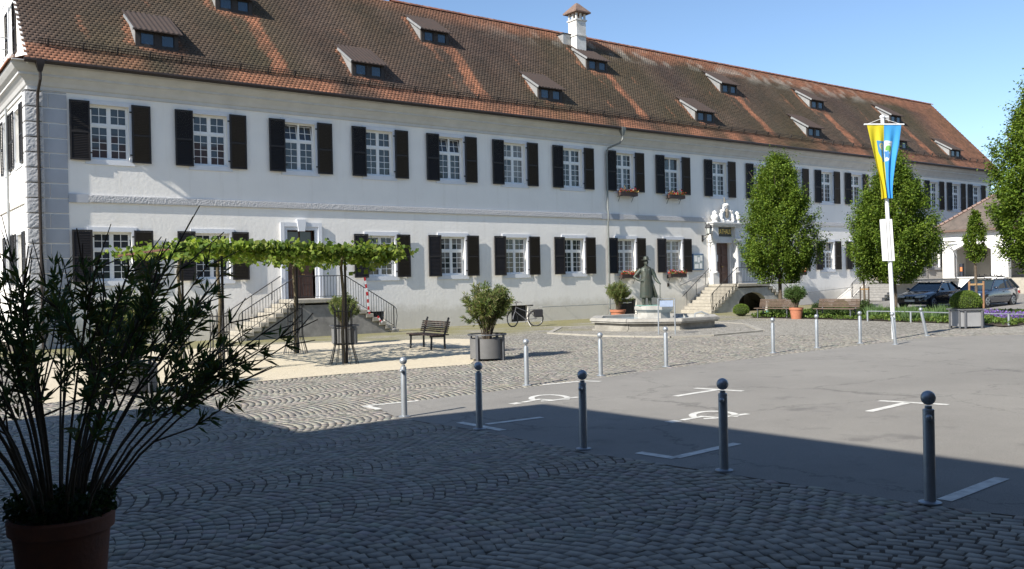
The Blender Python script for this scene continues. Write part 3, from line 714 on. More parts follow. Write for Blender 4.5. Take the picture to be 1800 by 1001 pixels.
# ridge tiles
mb = MB(); mb.v = []; k = 7
for e in (0, 1):
    for q in range(k):
        a = math.pi*q/(k-1); r_ = 0.13 if e == 0 else 0.115; mb.v.append((0.0 if e == 0 else 0.42, -r_*math.cos(a), r_*math.sin(a)))
mb.f = [(q, q+1, k+q+1, k+q) for q in range(k-1)]
rm = mb.mesh('ridge_tile', None)
M_rid = [mat('ridge_clay_%d' % q, c_, 0.9, 0.3, 5, 0.2, 50) for q, c_ in enumerate([(0.30, 0.12, 0.075), (0.24, 0.11, 0.075), (0.34, 0.17, 0.12)])]
RM = []
for q in range(3):
    r2 = rm.copy(); r2.materials.append(M_rid[q]); RM.append(r2)
x = -0.12
while x < LX:
    if x > 17: link('ridge_tile', random.choice(RM), roof, (x, RIDGE_Y, RIDGE_Z-0.03))
    x += 0.38
# snow guard
mb = MB()
for r_ in (0.93, ):
    for h_ in (0.05, 0.16, 0.27):
        p = lambda x_: (x_, EAVE_Y+r_*uy-h_*uz, EAVE_Z+r_*uz+h_*uy)
        mb.tube([p(0.3), p(LX-0.4)], 0.014, 4)
    for x_ in np.arange(0.3, 42, 0.11):
        a_ = (x_, EAVE_Y+r_*uy-0.04*uz, EAVE_Z+r_*uz+0.04*uy); b_ = (x_, EAVE_Y+r_*uy-0.27*uz, EAVE_Z+r_*uz+0.27*uy); mb.bar(a_, b_, 0.018)
    for x_ in np.arange(0.6, LX-0.4, 1.15):
        a_ = (x_, EAVE_Y+(r_-0.10)*uy-0.03*uz, EAVE_Z+(r_-0.10)*uz+0.03*uy); b_ = (x_, EAVE_Y+r_*uy-0.30*uz, EAVE_Z+r_*uz+0.30*uy); mb.bar(a_, b_, 0.05, 0.06)
mb.build('snow_guard', M_dark, roof)
mb = MB(); mb.tube([(-0.25, EAVE_Y-0.05, EAVE_Z-0.05), (LX+0.1, EAVE_Y-0.05, EAVE_Z-0.05)], 0.085, 8); mb.build('gutter', M_gut, hall, smooth=True)
# downpipes with hopper heads
def downpipe(x, zb, neck=0.0, mt=M_gut):
    mb = MB()
    mb.lathe([(0.09, 0), (0.12, 0.1), (0.19, 0.3), (0.19, 0.42), (0.15, 0.42)], (x+neck, EAVE_Y-0.02, 9.66), 4, a0=math.pi/4)
    mb.tube([(x+neck, EAVE_Y-0.02, 9.70), (x+neck, EAVE_Y-0.02, 9.45), (x+neck*0.8, EAVE_Y+0.08, 9.25), (x+neck*0.1, -0.22, 9.02), (x, -0.16, 8.7), (x, -0.16, 5.75), (x, -0.20, 5.6), (x, -0.20, 5.2), (x, -0.16, 5.05), (x, -0.16, zb)] if neck else
            [(x, EAVE_Y-0.02, 9.70), (x, EAVE_Y-0.02, 9.40), (x, -0.30, 9.05), (x, -0.20, 8.7), (x, -0.20, zb)], 0.052, 8)
    return mb.build('downpipe', mt, hall, smooth=True)
downpipe(onY(69, 300, -0.2)[0], 0.05); downpipe(onY(1067, 300, -0.16)[0], 0.1, 0.55, mat('zinc_pipe', (0.20, 0.21, 0.20), 0.5, 0.25, 4, metal=0.3))

# ---------------------------------------------------------------- dormers
DW, DHT = 1.58, 0.74
def dormer_meshes():
    w, h = DW, DHT; t = 0.62; s = SL; run = h/(s-t)
    fw_ = MB()
    z0 = -0.15
    fw_.box(0, w, 0, 0.10, z0, 0.10); fw_.box(0, w, 0, 0.10, 0.60, h); 
    for (a, b_) in ((0, 0.16), (0.70, 0.92), (w-0.16, w)): fw_.box(a, b_, 0.0, 0.10, 0.10, 0.60)
    ck = MB(); x_ = 0.0; ck.prism([(x_, 0.10, -0.05), (x_, 0.10, h), (x_, run, s*run), (x_, run*0.5, s*run*0.5-0.15)], (0.03, 0, 0))
    rf = MB(); n = 40
    ov, sd = 0.20, 0.11
    for e, (yy, zz) in enumerate(((-ov, h-ov*t+0.03), (run+0.08, h+(run+0.08)*t+0.05))):
        for i in range(n+1):
            x_ = -sd+(w+2*sd)*i/n; rf.v.append((x_, yy, zz+0.022*math.sin(i/n*2*math.pi*9)))
        for i in range(n+1):
            x_ = -sd+(w+2*sd)*i/n; rf.v.append((x_, yy, zz-0.05))
    for i in range(n):
        rf.f += [(i, i+1, 2*(n+1)+i+1, 2*(n+1)+i), (n+1+i, n+2+i, 3*(n+1)+i+1, 3*(n+1)+i), (i, i+1, n+2+i, n+1+i)]
    fl = MB(); fl.bar((-sd-0.02, -ov*0.9, h-ov*t+0.0), (-sd-0.02, run*0.75, h+run*0.75*t), 0.035, 0.10)
    sh = MB()
    pn = []
    for a, b_ in ((0.16, 0.70), (0.92, w-0.16)): pn.append((a, b_))
    cas = MB()
    for a, b_ in pn[:1]:
        for (p, q, r_, s_) in ((a, a+0.05, 0.10, 0.60), (b_-0.05, b_, 0.10, 0.60), (a+0.05, b_-0.05, 0.10, 0.15), (a+0.05, b_-0.05, 0.55, 0.60)): cas.box(p, q, 0.02, 0.07, r_, s_)
    gl = MB(); gl.box(-0.22, 0.22, 0.035, 0.045, -0.20, 0.20)
    Md = mat('dormer_roof_clay', (0.060, 0.037, 0.028), 0.9, 0.4, 7, 0.3, 40, c2=(0.033, 0.025, 0.021))
    return dict(front_wall=fw_.mesh('front_wall', M_dark), cheek=ck.mesh('cheek', M_zinc), dormer_roof=rf.mesh('dormer_roof', Md, True), flashing=fl.mesh('flashing', M_zinc),
                casement=cas.mesh('casement', M_dark), pane=gl.mesh('pane', mat('dormer_pane', (0.03, 0.06, 0.10), 0.05, 0.2, 1, ior=1.6)))
DM = dormer_meshes()
for P in D_LOW+D_UP:
    # front of the dormer stands on the roof slope at its foot
    base = (P[0]-DW/2, P[1], P[2]+0.02)
    d = link('dormer', DM['front_wall'], hall, base)
    for nme in ('cheek', 'dormer_roof', 'flashing', 'casement'): link(nme, DM[nme], d)
    link('cheek', DM['cheek'], d, (DW-0.03, 0, 0)); link('casement', DM['casement'], d, (0.76, 0, 0))
    for cx_ in (0.43, (0.92+DW-0.16)/2): link('pane', DM['pane'], d, (cx_, 0, 0.35))
# ---------------------------------------------------------------- chimney
Mch = mat('stained_white_render', (0.74, 0.72, 0.68), 0.9, 0.3, 2.2, 0.2, 30, c2=(0.50, 0.485, 0.45))
pc = roofpt(1020, 84); bx_, by_ = pc[0]-0.35, pc[1]-0.15
ch = MB(); a = 0.36; zb = pc[2]-1.95
ch.box(-a, a, -a, a, zb, zb+2.45); ch.box(-a-0.05, a+0.05, -a-0.05, a+0.05, zb+2.45, zb+2.53); ch.box(-a, a, -a, a, zb+2.53, zb+3.35); ch.box(-a-0.06, a+0.06, -a-0.06, a+0.06, zb+3.35, zb+3.43)
chim = ch.build('chimney', Mch, hall, (bx_, by_, 0))
for (ux, uy_) in ((-1, -1), (0, -1), (1, -1), (-1, 0), (1, 0), (-1, 1), (0, 1), (1, 1)):
    vt = MB(); cx_, cy_ = ux*(a-0.05), uy_*(a-0.05); vt.box(cx_-0.05, cx_+0.05, cy_-0.05, cy_+0.05, zb+3.43, zb+3.79); vt.build('vent_pillar', Mch, chim)
cp = MB(); b_ = 0.58
cp.lathe([(b_*1.414, zb+3.78), (b_*1.414, zb+3.86), (0.10, zb+4.42), (0.02, zb+4.45)], (0, 0, 0), 4, a0=math.pi/4); cp.build('cap_roof', mat('chimney_cap_tile', (0.19, 0.125, 0.095), 0.9, 0.45, 9, 0.5, 30), chim)
pv = roofpt(996, 74); mb = MB(); mb.box(-0.26, 0.26, -0.25, 0.28, -0.5, 0.36); bxh = mb.build('roof_hatch', M_zinc, hall, (pv[0]-0.2, pv[1], pv[2])); mb = MB(); mb.box(-0.32, 0.32, -0.31, 0.34, 0.36, 0.40); mb.build('hatch_lid', M_dark, bxh)

# ---------------------------------------------------------------- doors and portal
def moulding(mb, x0, x1, z0, z1, w_, d):
    mb.box(x0-w_, x0, -d, 0.24, z0, z1+w_); mb.box(x1, x1+w_, -d, 0.24, z0, z1+w_); mb.box(x0, x1, -d, 0.24, z1, z1+w_)
    mb.box(x0-w_-0.05, x0-w_*0.55, -d-0.05, -d+0.001, z0, z1+w_+0.05); mb.box(x1+w_*0.55, x1+w_+0.05, -d-0.05, -d+0.001, z0, z1+w_+0.05); mb.box(x0-w_*0.55, x1+w_*0.55, -d-0.048, -d+0.001, z1+w_*0.55, z1+w_+0.05)
def door(x0, x1, z0, z1, transom):
    d = MB(); zt = z0+(z1-z0)*transom; xm = (x0+x1)/2
    d.box(x0, x1, 0.20, 0.26, z0, z1)
    for a_, b2 in ((x0+0.03, xm-0.015), (xm+0.015, x1-0.03)):
        d.box(a_, b2, 0.16, 0.20, z0+0.04, zt-0.04)
        n = 4
        for q in range(n):
            za = z0+0.14+(zt-z0-0.25)*q/n; d.bev(a_+0.08, b2-0.08, 0.135, 0.165, za, za+(zt-z0-0.25)/n-0.08, 0.02)
    o = d.build('door', M_door, hall)
    if transom < 0.98:
        for a_, b2 in ((x0+0.06, xm-0.04), (xm+0.04, x1-0.06)):
            mb = MB(); mb.box(a_, b2, 0.17, 0.196, zt+0.06, z1-0.06); mb.build('pane', M_pane, o)
    mb = MB(); mb.ball((xm+0.08, 0.12, z0+1.02), 0.03, 8); mb.tube([(xm+0.08, 0.12, z0+1.02), (xm+0.2, 0.12, z0+1.02)], 0.012, 5); mb.build('handle', M_gold, o)
    return o
x0, x1, z0, z1 = DOORS[0]; door(x0, x1, z0, z1, 0.80)
mb = MB(); moulding(mb, x0, x1, z0, z1, 0.26, 0.05); mb.prism([(x0+0.47, -0.14, z1-0.05), (x1-0.47, -0.14, z1-0.05), (x1-0.40, -0.14, z1+0.44), (x0+0.40, -0.14, z1+0.44)], (0, 0.12, 0)); mb.build('door_surround', M_trim, hall)
x0, x1, z0, z1 = DOORS[2]; door(x0, x1, z0, z1, 0.8); mb = MB(); moulding(mb, x0, x1, z0, z1, 0.24, 0.05); mb.build('door_surround', M_trim, hall)
x0, x1, z0, z1 = DOORS[1]; dr = door(x0, x1, z0, z1, 0.99)
mb = MB(); mb.box(x0+0.10, x0+0.42, 0.128, 0.134, 2.95, 3.35); mb.build('paper_notice', M_white, dr)
portal = link('portal', None, hall)
Mp = mat('portal_white_stone', (0.68, 0.675, 0.66), 0.8, 0.12, 4, 0.15, 40)
mb = MB()
for cx_ in (35.72, 37.73):
    mb.box(cx_-0.27, cx_+0.27, -0.36, 0.0, 1.62, 1.72+0.55); mb.box(cx_-0.24, cx_+0.24, -0.10, 0, 2.27, 4.3)
    mb.lathe([(0.24, 0), (0.24, 0.06), (0.19, 0.10), (0.185, 0.9), (0.165, 1.75), (0.20, 1.80), (0.23, 1.88), (0.23, 1.95)], (cx_, -0.20, 2.27), 14)
    mb.box(cx_-0.28, cx_+0.28, -0.42, 0, 4.22, 4.36); mb.box(cx_-0.25, cx_+0.25, -0.38, 0, 4.36, 5.0)
mb.box(36.0, 37.45, -0.16, 0.0, 4.05, 4.38); mb.box(35.97, 37.48, -0.12, 0, 4.38, 5.0)
mb.build('columns', Mp, portal, smooth=True)
mb = MB(); mb.box(35.40, 38.05, -0.46, 0, 5.0, 5.08); mb.box(35.33, 38.12, -0.53, 0, 5.08, 5.17); mb.box(35.27, 38.18, -0.60, 0, 5.17, 5.24); mb.build('entablature', Mp, portal)
sg = MB(); sg.box(36.10, 37.36, -0.17, -0.125, 4.44, 4.96); sg = sg.build('sign_board', mat('sign_dark_green', (0.03, 0.035, 0.03), 0.5, 0.2, 4), portal)
def text_mesh(s, size, mt, name='lettering', ext=0.006):
    cu = bpy.data.curves.new(name, 'FONT'); cu.body = s; cu.size = size; cu.extrude = ext; cu.align_x = 'CENTER'; cu.align_y = 'CENTER'
    ob = bpy.data.objects.new(name, cu); col.objects.link(ob); dg = bpy.context.evaluated_depsgraph_get()
    me = bpy.data.meshes.new_from_object(ob.evaluated_get(dg)); bpy.data.objects.remove(ob); me.materials.clear(); me.materials.append(mt); return me
lt = link('lettering', text_mesh('RATHAUS', 0.34, M_gold), sg, (36.73, -0.18, 4.70)); lt.rotation_euler = (math.pi/2, 0, 0); lt.scale = (0.78, 1.25, 1)
# carved coat of arms between two finials
mb = MB(); cxa = 36.73
mb.tube([(cxa+0.34*math.cos(q*math.pi/10), -0.34, 5.80+0.44*math.sin(q*math.pi/10)) for q in range(21)], 0.085, 8, False)
mb.ball((cxa, -0.30, 5.80), 0.36, 14, 0.9, 0.35, 1.2)
for s in (-1, 1):
    mb.tube([(cxa+s*0.62, -0.34, 5.38), (cxa+s*0.56, -0.36, 5.62), (cxa+s*0.52, -0.36, 5.86)], [0.16, 0.15, 0.10], 9); mb.ball((cxa+s*0.50, -0.38, 6.00), 0.10, 10, 1, 1, 1.15)      # supporter figure
    mb.tube([(cxa+s*0.56, -0.38, 5.80), (cxa+s*0.44, -0.44, 5.92), (cxa+s*0.30, -0.44, 6.06)], [0.06, 0.05, 0.04], 7); mb.tube([(cxa+s*0.62, -0.40, 5.42), (cxa+s*0.50, -0.50, 5.40), (cxa+s*0.42, -0.52, 5.28)], [0.08, 0.07, 0.05], 7)
    mb.tube([(cxa+s*0.30, -0.34, 6.10), (cxa+s*0.26, -0.36, 6.28), (cxa+s*0.12, -0.34, 6.36)], [0.06, 0.08, 0.05], 7)
    mb.lathe([(0.20, 0), (0.20, 0.06), (0.12, 0.10), (0.22, 0.24), (0.25, 0.36), (0.20, 0.48), (0.12, 0.52), (0.17, 0.58), (0.12, 0.70), (0.03, 0.78)], (cxa+s*1.12, -0.32, 5.24), 12)
mb.box(cxa-0.72, cxa+0.72, -0.50, -0.1, 5.24, 5.36); mb.lathe([(0.13, 0), (0.20, 0.10), (0.21, 0.16), (0.10, 0.26), (0.05, 0.34)], (cxa, -0.32, 6.26), 10)
mb.v = [(36.73+(x_-36.73)*0.90, y_, 5.24+(z_-5.24)*0.90) for x_, y_, z_ in mb.v]
arms = link('carved_coat_of_arms', remeshed(mb, 0.02, Mp, 'carved_coat_of_arms'), portal)
mb = MB(); mb.ball((cxa, -0.42, 5.79), 0.24, 12, 0.8, 0.18, 1.2); mb.build('gilded_shield', mat('gilt_relief', (0.40, 0.34, 0.25), 0.6, 0.6, 14), portal, smooth=True)
mb = MB(); mb.tube([(36.60, -0.36, 6.45), (36.55, -0.36, 6.75)], [0.07, 0.03], 6); mb.build('finial', mat('grey_bronze', (0.2, 0.19, 0.16), 0.6), portal)
# wall lantern, notice board, plaques
mb = MB(); xl = 34.98
mb.box(xl-0.06, xl+0.06, -0.04, 0.0, 4.12, 4.50); mb.tube([(xl, -0.02, 4.42), (xl, -0.35, 4.50), (xl, -0.5, 4.5)], 0.02, 6); mb.tube([(xl, -0.02, 4.15), (xl, -0.3, 4.35), (xl, -0.48, 4.48)], 0.016, 6)
mb.lathe([(0.13, 0), (0.20, 0.38)], (xl, -0.5, 4.52), 6); mb.lathe([(0.24, 0.38), (0.14, 0.52), (0.05, 0.58), (0.02, 0.68)], (xl, -0.5, 4.52), 6)
lan = mb.build('wall_lantern', M_iron, hall)
for k in range(6):
    a_ = (k+0.5)*math.pi/3; b_ = (k)*math.pi/3; mb = MB(); f_ = lambda r_, z_, an: (xl+r_*math.cos(an), -0.5+r_*math.sin(an), 4.52+z_)
    mb.poly([f_(0.138, 0.04, b_+0.12), f_(0.138, 0.04, b_+math.pi/3-0.12), f_(0.20, 0.34, b_+math.pi/3-0.12), f_(0.20, 0.34, b_+0.12)]); mb.build('pane', mat('lantern_glass', (0.5, 0.52, 0.5), 0.2), lan)
mb = MB(); mb.box(34.05, 34.95, -0.09, 0, 2.45, 3.4); nbd = mb.build('notice_board', mat('blue_frame', (0.05, 0.12, 0.24), 0.4), hall)
mb = MB(); mb.box(34.11, 34.89, -0.096, -0.091, 2.51, 3.34); mb.build('backing', mat('notice_glass', (0.30, 0.36, 0.38), 0.1, 0.2, 5), nbd)
for (a_, b_, c_, d_q) in ((34.16, 34.40, 2.95, 3.28), (34.44, 34.62, 2.9, 3.2), (34.66, 34.84, 3.0, 3.3), (34.2, 34.5, 2.55, 2.8), (34.6, 34.8, 2.55, 2.85)):
    mb = MB(); mb.box(a_, b_, -0.100, -0.0965, c_, d_q); mb.build('paper', M_white, nbd)
mb = MB(); mb.ball((38.62, -0.03, 3.55), 0.22, 14, 1, 0.15, 1.15); mb.build('oval_plaque', mat('plaque_teal', (0.16, 0.24, 0.24), 0.4), hall, smooth=True)
mb = MB(); mb.box(38.45, 38.85, -0.05, 0, 2.6, 2.95); mb.build('letter_box', M_zinc, hall)
mb = MB()
for (a_, b_) in ((31.95, 2.02), (31.95, 1.55)): mb.box(a_, a_+0.16, -0.03, 0, b_, b_+0.2)
mb.build('wall_vent', M_dark, hall)
# cellar gratings
for (a_, b_, c_, d_q) in CELLAR:
    mb = MB(); mb.box(a_, b_, 0.20, 0.22, c_, d_q); g_ = mb.build('cellar_window', mat('cellar_dark', (0.01, 0.01, 0.012), 0.6), hall)
    mb = MB()
    for x_ in np.arange(a_+0.06, b_, 0.11): mb.box(x_, x_+0.018, 0.10, 0.12, c_, d_q)
    mb.build('grating', M_iron, g_)
# handrails fixed to the wall
def wall_rail(pts, legs):
    mb = MB(); mb.tube(pts, 0.022, 6)
    for p in legs: mb.tube([p, (p[0], 0.0, p[2]-0.05)], 0.012, 5)
    return mb.build('wall_handrail', M_zinc, hall)
pts = [tuple(onY(a_, b_, -0.35)) for a_, b_ in ((953, 540), (1000, 538), (1068, 535), (1110, 532))]
wall_rail(pts, pts)
wall_rail([tuple(onY(a_, b_, -0.12)) for a_, b_ in ((1196, 502), (1246, 478))], [tuple(onY(1230, 486, -0.12))])
pts = [tuple(onY(a_, b_, -0.3)) for a_, b_ in ((1420, 514), (1510, 504))]; wall_rail(pts, pts)
# window boxes with flowers (things of their own)
def flower_box(x, z, label):
    t = thing('flower_box', label, 'flower box', (x, -0.30, z), 0, 'flower boxes on the town hall windows')
    mb = MB(); mb.box(0, 1.3, -0.10, 0.10, 0, 0.2); mb.build('trough', mat('brown_trough', (0.05, 0.03, 0.025), 0.6), t)
    mb = MB()
    for q in (0.15, 1.15): mb.tube([(q, 0.1, -0.012), (q, 0.26, -0.3)], 0.012, 5); mb.box(q-0.02, q+0.02, -0.1, 0.3, -0.025, -0.003)
    mb.build('bracket', M_iron, t)
    n = 420; c = np.c_[rng.uniform(0, 1.3, n), rng.normal(0, 0.09, n), 0.2+np.abs(rng.normal(0.03, 0.10, n))]
    colr = np.where(rng.uniform(0, 1, n)[:, None] < 0.62, np.array([[0.07, 0.13, 0.03]]), np.array([[0.55, 0.02, 0.03]])); k = rng.uniform(0, 1, n) < 0.1; colr[k] = (0.7, 0.5, 0.25)
    leaf_object('flowers', c, rng.normal(0, 1, (n, 3)), rng.uniform(0.05, 0.09, n), 0.8, colr*rng.uniform(0.7, 1.2, (n, 1)), leaf_mat('leaf'), t)
# ================================================================ STAIRCASES
M_step = mat('worn_sandstone_step', (0.34, 0.315, 0.265), 0.9, 0.25, 5, 0.3, 40)
M_render = mat('stained_grey_render', (0.33, 0.315, 0.29), 0.95, 0.4, 2.2, 0.4, 20, c2=(0.17, 0.16, 0.15))
M_render2 = mat('grey_render', (0.46, 0.445, 0.42), 0.95, 0.25, 2.2, 0.3, 20)
def railing(mb, pts, h=0.92, gap=0.13, r=0.02):
    up = lambda p, k: (p[0], p[1], p[2]+k)
    mb.tube([up(p, h) for p in pts], r, 6); mb.tube([up(p, 0.10) for p in pts], 0.012, 4)
    for p in pts: mb.bar(up(p, 0.0), up(p, h+0.02), 0.035)
    for a, b in zip(pts[:-1], pts[1:]):
        L_ = math.dist(a, b); n = max(1, int(L_/gap))
        for i in range(1, n):
            t = i/n; q = tuple(a[k]+(b[k]-a[k])*t for k in range(3)); mb.bar(up(q, 0.10), up(q, h), 0.014)
def double_stairs(label, xl, xr, zl, depth, n, tread, zg, wall_m, arch=False, right=True, y_back=-0.003, step_m=M_step, n_r=None, wallrail=True):
    t = thing('stone_staircase', label, 'staircase', (xl, y_back, zg)); ox, oy, oz = xl, y_back, zg
    n_r = n_r or n
    rise = (zl-zg)/n; d0 = -depth-oy
    P = lambda x, y, z: (x-ox, y-oy, z-oz)
    b = MB(); b.bev(xl-ox, xr-ox, d0-0.06, 0, zl-zg-0.16, zl-zg, 0.02); b.build('landing', step_m, t)
    for side in ((-1, 1) if right else (-1,)):
        nn = n-1
        for i in range(nn):
            za = zl-(i+1)*rise; 
            a_ = xl-(i+1)*tread if side < 0 else xr+i*tread
            b = MB(); b.bev(a_-ox-(0.03 if side < 0 else 0), a_+tread-ox+(0.03 if side > 0 else 0), d0-0.04, 0, za-rise-oz+0.0 if i < nn-1 else -0.05, za-oz, 0.015); b.build('step', step_m, t)
    xa, xb = xl-(n-1)*tread+0.06, (xr+(n-1)*tread-0.06) if right else xr
    k = 0.19
    poly = [(xa, zg-0.1), (xa+0.02, zg+rise*0.4), (xl, zl-k-0.05), (xr, zl-k-0.05)]
    poly += [(xb-0.02, zg+rise*0.4), (xb, zg-0.1)] if right else [(xr, zg-0.1)]
    if arch:
        cx_, r_ = (xl+xr)/2, (xr-xl)/2-0.12
        for q in range(13):
            an = math.pi*q/12; poly.append((cx_+r_*math.cos(an), zg+0.35+(zl-zg-0.85)*math.sin(an)))
        poly.insert(-13, (cx_+r_, zg-0.1)); poly.append((cx_-r_, zg-0.1))
    b = MB(); b.prism([P(x, -depth+0.06, z) for x, z in poly], (0, 0.35 if arch else depth-0.1, 0)); b.build('side_wall', wall_m, t)
    if arch:
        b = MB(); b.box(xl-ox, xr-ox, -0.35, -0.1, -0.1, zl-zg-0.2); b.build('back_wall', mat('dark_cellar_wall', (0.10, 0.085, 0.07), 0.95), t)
    b = MB(); yr = -depth+0.02
    foot_l = (xl-(n-1.6)*tread, yr, zg+rise*1.2)
    pts = [foot_l, (xl, yr, zl), (xr, yr, zl)]
    if right: pts.append((xr+(n-1.6)*tread, yr, zg+rise*1.2))
    railing(b, [P(*p) for p in pts])
    for s, p in (((-1, pts[0]),) + (((1, pts[-1]),) if right else ())):
        q = P(*p); b.tube([(q[0], q[1], q[2]+0.92), (q[0]+s*0.12, q[1], q[2]+0.80), (q[0]+s*0.16, q[1], q[2]+0.5), (q[0]+s*0.10, q[1], q[2]+0.1), (q[0]+s*0.05, q[1], q[2]-0.2)], 0.018, 5)
    b.build('railing', M_iron, t)
    if wallrail:
        b = MB(); q0 = P(xl-(n-1)*tread, -0.12, zg+0.95); q1 = P(xl+0.05, -0.12, zl+0.95); b.tube([q0, q1], 0.02, 5)
        for u_q in (0.15, 0.5, 0.85):
            m_ = [q0[k]+(q1[k]-q0[k])*u_q for k in range(3)]; b.bar((m_[0], m_[1], m_[2]), (m_[0], m_[1], m_[2]-0.75), 0.022)
        b.build('wall_side_rail', M_iron, t)
    return t
double_stairs('double stone staircase with iron railing behind the vine pergola', 9.0, 11.1, 1.52, 1.9, 9, 0.30, 0.0, M_render)
double_stairs('double stone staircase with arched vault below the RATHAUS portal', 35.35, 38.2, 1.62, 2.2, 9, 0.285, 0.02, M_render2, arch=True)
double_stairs('sandstone steps climbing to the dark far door behind the flagpole', 53.0, 55.0, 1.75, 2.1, 9, 0.30, gzf(50.4, -1), M_render2, right=False, step_m=mat('yellow_sandstone_step', (0.52, 0.45, 0.31), 0.9, 0.2, 5))
# raised terrace with its own steps beside the arcade
y_t = -3.4; xt = onY(1612, 488, -4.6)[0]; zt_ = onY(1612, 492, -4.6)[2]; zg_ = gzf(xt, -4.6)
double_stairs('grey terrace steps with wire railing left of the white arcade', xt, 57.95, zt_, 1.2, 8, 0.30, zg_, M_render2, right=False, y_back=-3.4, step_m=mat('grey_step', (0.24, 0.235, 0.225), 0.9, 0.3, 5), wallrail=False)
# red and white barrier tape tied to the first stair's railing
t = thing('barrier_tape', 'red and white striped barrier tape hanging on the stair railing', 'tape', (12.0, -2.0, 0.3))
pp = [onY(*a, -2.02) for a in [(641, 488), (643, 500), (646, 520), (648, 545), (650, 552)]]; pp2 = [onY(*a, -2.02) for a in [(664, 556), (668, 563), (672, 567)]]
for lst in (pp, pp2):
    k = 0
    for a, b in zip(lst[:-1], lst[1:]):
        n = max(2, int(np.linalg.norm(b-a)/0.14))
        for i in range(n):
            p = a+(b-a)*i/n; q = a+(b-a)*(i+1)/n; mb = MB(); o = np.array([12.0, -2.0, 0.3]); mb.bar(tuple(p-o), tuple(q-o), 0.085, 0.006, (0, 1, 0)); mb.build('stripe', mat('tape_red', (0.55, 0.02, 0.02), 0.4) if k % 2 == 0 else M_white, t); k += 1
for xq, zq, lab in ((28.1, 6.52, 'flower box under upper window right of the downpipe'), (31.85, 6.52, 'flower box with red blooms under upper window, second from the downpipe'),
                    (28.1, 2.08, 'flower box on ground floor window behind the bronze statue'), (31.85, 2.08, 'flower box with red geraniums on ground floor window beside the notice board'), (43.2, 2.06, 'flower box on ground floor window behind the first round tree')):
    flower_box(xq, zq, lab)

# ================================================================ ARCADE BUILDING (right)
arc_b = thing('arcade_building', 'white hip-roofed arcade building with arched openings behind the parked cars', 'building', (58, -2.3, 0.4))
o = np.array([58, -2.3, 0.4]); Pq = lambda x, y, z: (x-o[0], y-o[1], z-o[2])
M_awall = mat('bright_white_render', (0.82, 0.81, 0.78), 0.9, 0.05, 1.5, 0.15, 30)
def arch_wall(y0, y1, zs, zc, zsill):                        # wall piece in plane X=58 with an arched opening, as one prism profile
    pts = []
    for q in range(13):
        u = q/12; y = y0+(y1-y0)*u; pts.append((y, zs+(zc-zs)*math.sin(math.pi*u)))
    return pts
b = MB(); z_top = 4.95; zb0 = -0.2
ya = [(-3.05, -5.64, 3.55, 4.0, 1.65), (-6.75, -9.6, 3.6, 4.1, 0.3), (-11.0, -13.6, 3.6, 4.1, 0.3), (-15, -17.6, 3.6, 4.1, 0.3)]
prev = -2.3
for (y0, y1, zs, zc, zsl) in ya:
    b.prism([Pq(58, prev, zb0), Pq(58, y0, zb0), Pq(58, y0, z_top), Pq(58, prev, z_top)], (0.45, 0, 0))
    if zsl > 0.5: b.prism([Pq(58, y0, zb0), Pq(58, y1, zb0), Pq(58, y1, zsl), Pq(58, y0, zsl)], (0.45, 0, 0))
    b.prism([Pq(58, y, z) for y, z in arch_wall(y0, y1, zs, zc, zsl)]+[Pq(58, y1, z_top), Pq(58, y0, z_top)], (0.45, 0, 0)); prev = y1
b.prism([Pq(58, prev, zb0), Pq(58, -20, zb0), Pq(58, -20, z_top), Pq(58, prev, z_top)], (0.45, 0, 0))
b.box(0.45, 10, 0.0, 0.3, zb0-0.4, z_top-0.4); b.box(0.45, 10, -17.7, -17.4, zb0-0.4, z_top-0.4)
b.build('arcade_wall', M_awall, arc_b)
b = MB(); b.box(3.2, 3.5, -17.4, 0, -0.4, z_top-0.4); b.build('inner_wall', mat('beige_inner_wall', (0.46, 0.43, 0.37), 0.9, 0.1, 2), arc_b)
b = MB(); b.box(0.45, 3.2, -4.0, 0, 0.9, 1.2); b.build('inner_floor', M_stone, arc_b)
b = MB(); b.box(-0.12, 0.5, -3.42, -0.68, 1.16, 1.25); b.build('parapet_ledge', M_awall, arc_b)
b = MB(); b.box(0.6, 0.85, -1.05, -0.85, 1.25, 2.2); b.build('poster_column', mat('poster_dark', (0.03, 0.035, 0.05), 0.5), arc_b)
b = MB(); b.box(0.58, 0.60, -1.05, -0.85, 1.65, 1.95); b.build('poster', mat('poster_orange', (0.55, 0.2, 0.08), 0.5), arc_b)
e0 = 4.98-o[2]; hx, hy, hz = 5.2, 5.2, 4.3
b = MB(); W_ = 11.2; E = [(-0.45, 0.65, e0), (-0.45, -18.3, e0), (W_, -18.3, e0), (W_, 0.65, e0)]; R1 = (-0.45+(W_+0.45)/2, 0.65-5.8, e0+4.6); R2 = (R1[0], -18.3+5.8, R1[2])
b.add(E+[R1, R2], [(0, 1, 5, 4), (1, 2, 5), (2, 3, 4, 5), (3, 0, 4)]); b.build('hip_roof', mat('old_plain_tile', (0.15, 0.118, 0.10), 0.95, 0.5, 2.2, 0.9, 22, c2=(0.075, 0.065, 0.056)), arc_b)
b = MB(); b.box(-0.50, W_+0.05, -18.35, 0.70, e0-0.14, e0-0.003); b.build('eave_board', mat('eave_brown', (0.13, 0.085, 0.065), 0.8), arc_b)
b = MB()
for q in range(26):
    u0, u1 = q/26, (q+0.85)/26; a_ = np.array(E[0]); c_ = np.array(R1); b.tube([tuple(a_+(c_-a_)*u0+np.array([0, 0, 0.05])), tuple(a_+(c_-a_)*u1+np.array([0, 0, 0.05]))], [0.13, 0.10], 6)
b.build('hip_tiles', mat('hip_tile', (0.25, 0.17, 0.14), 0.95, 0.4, 5), arc_b)
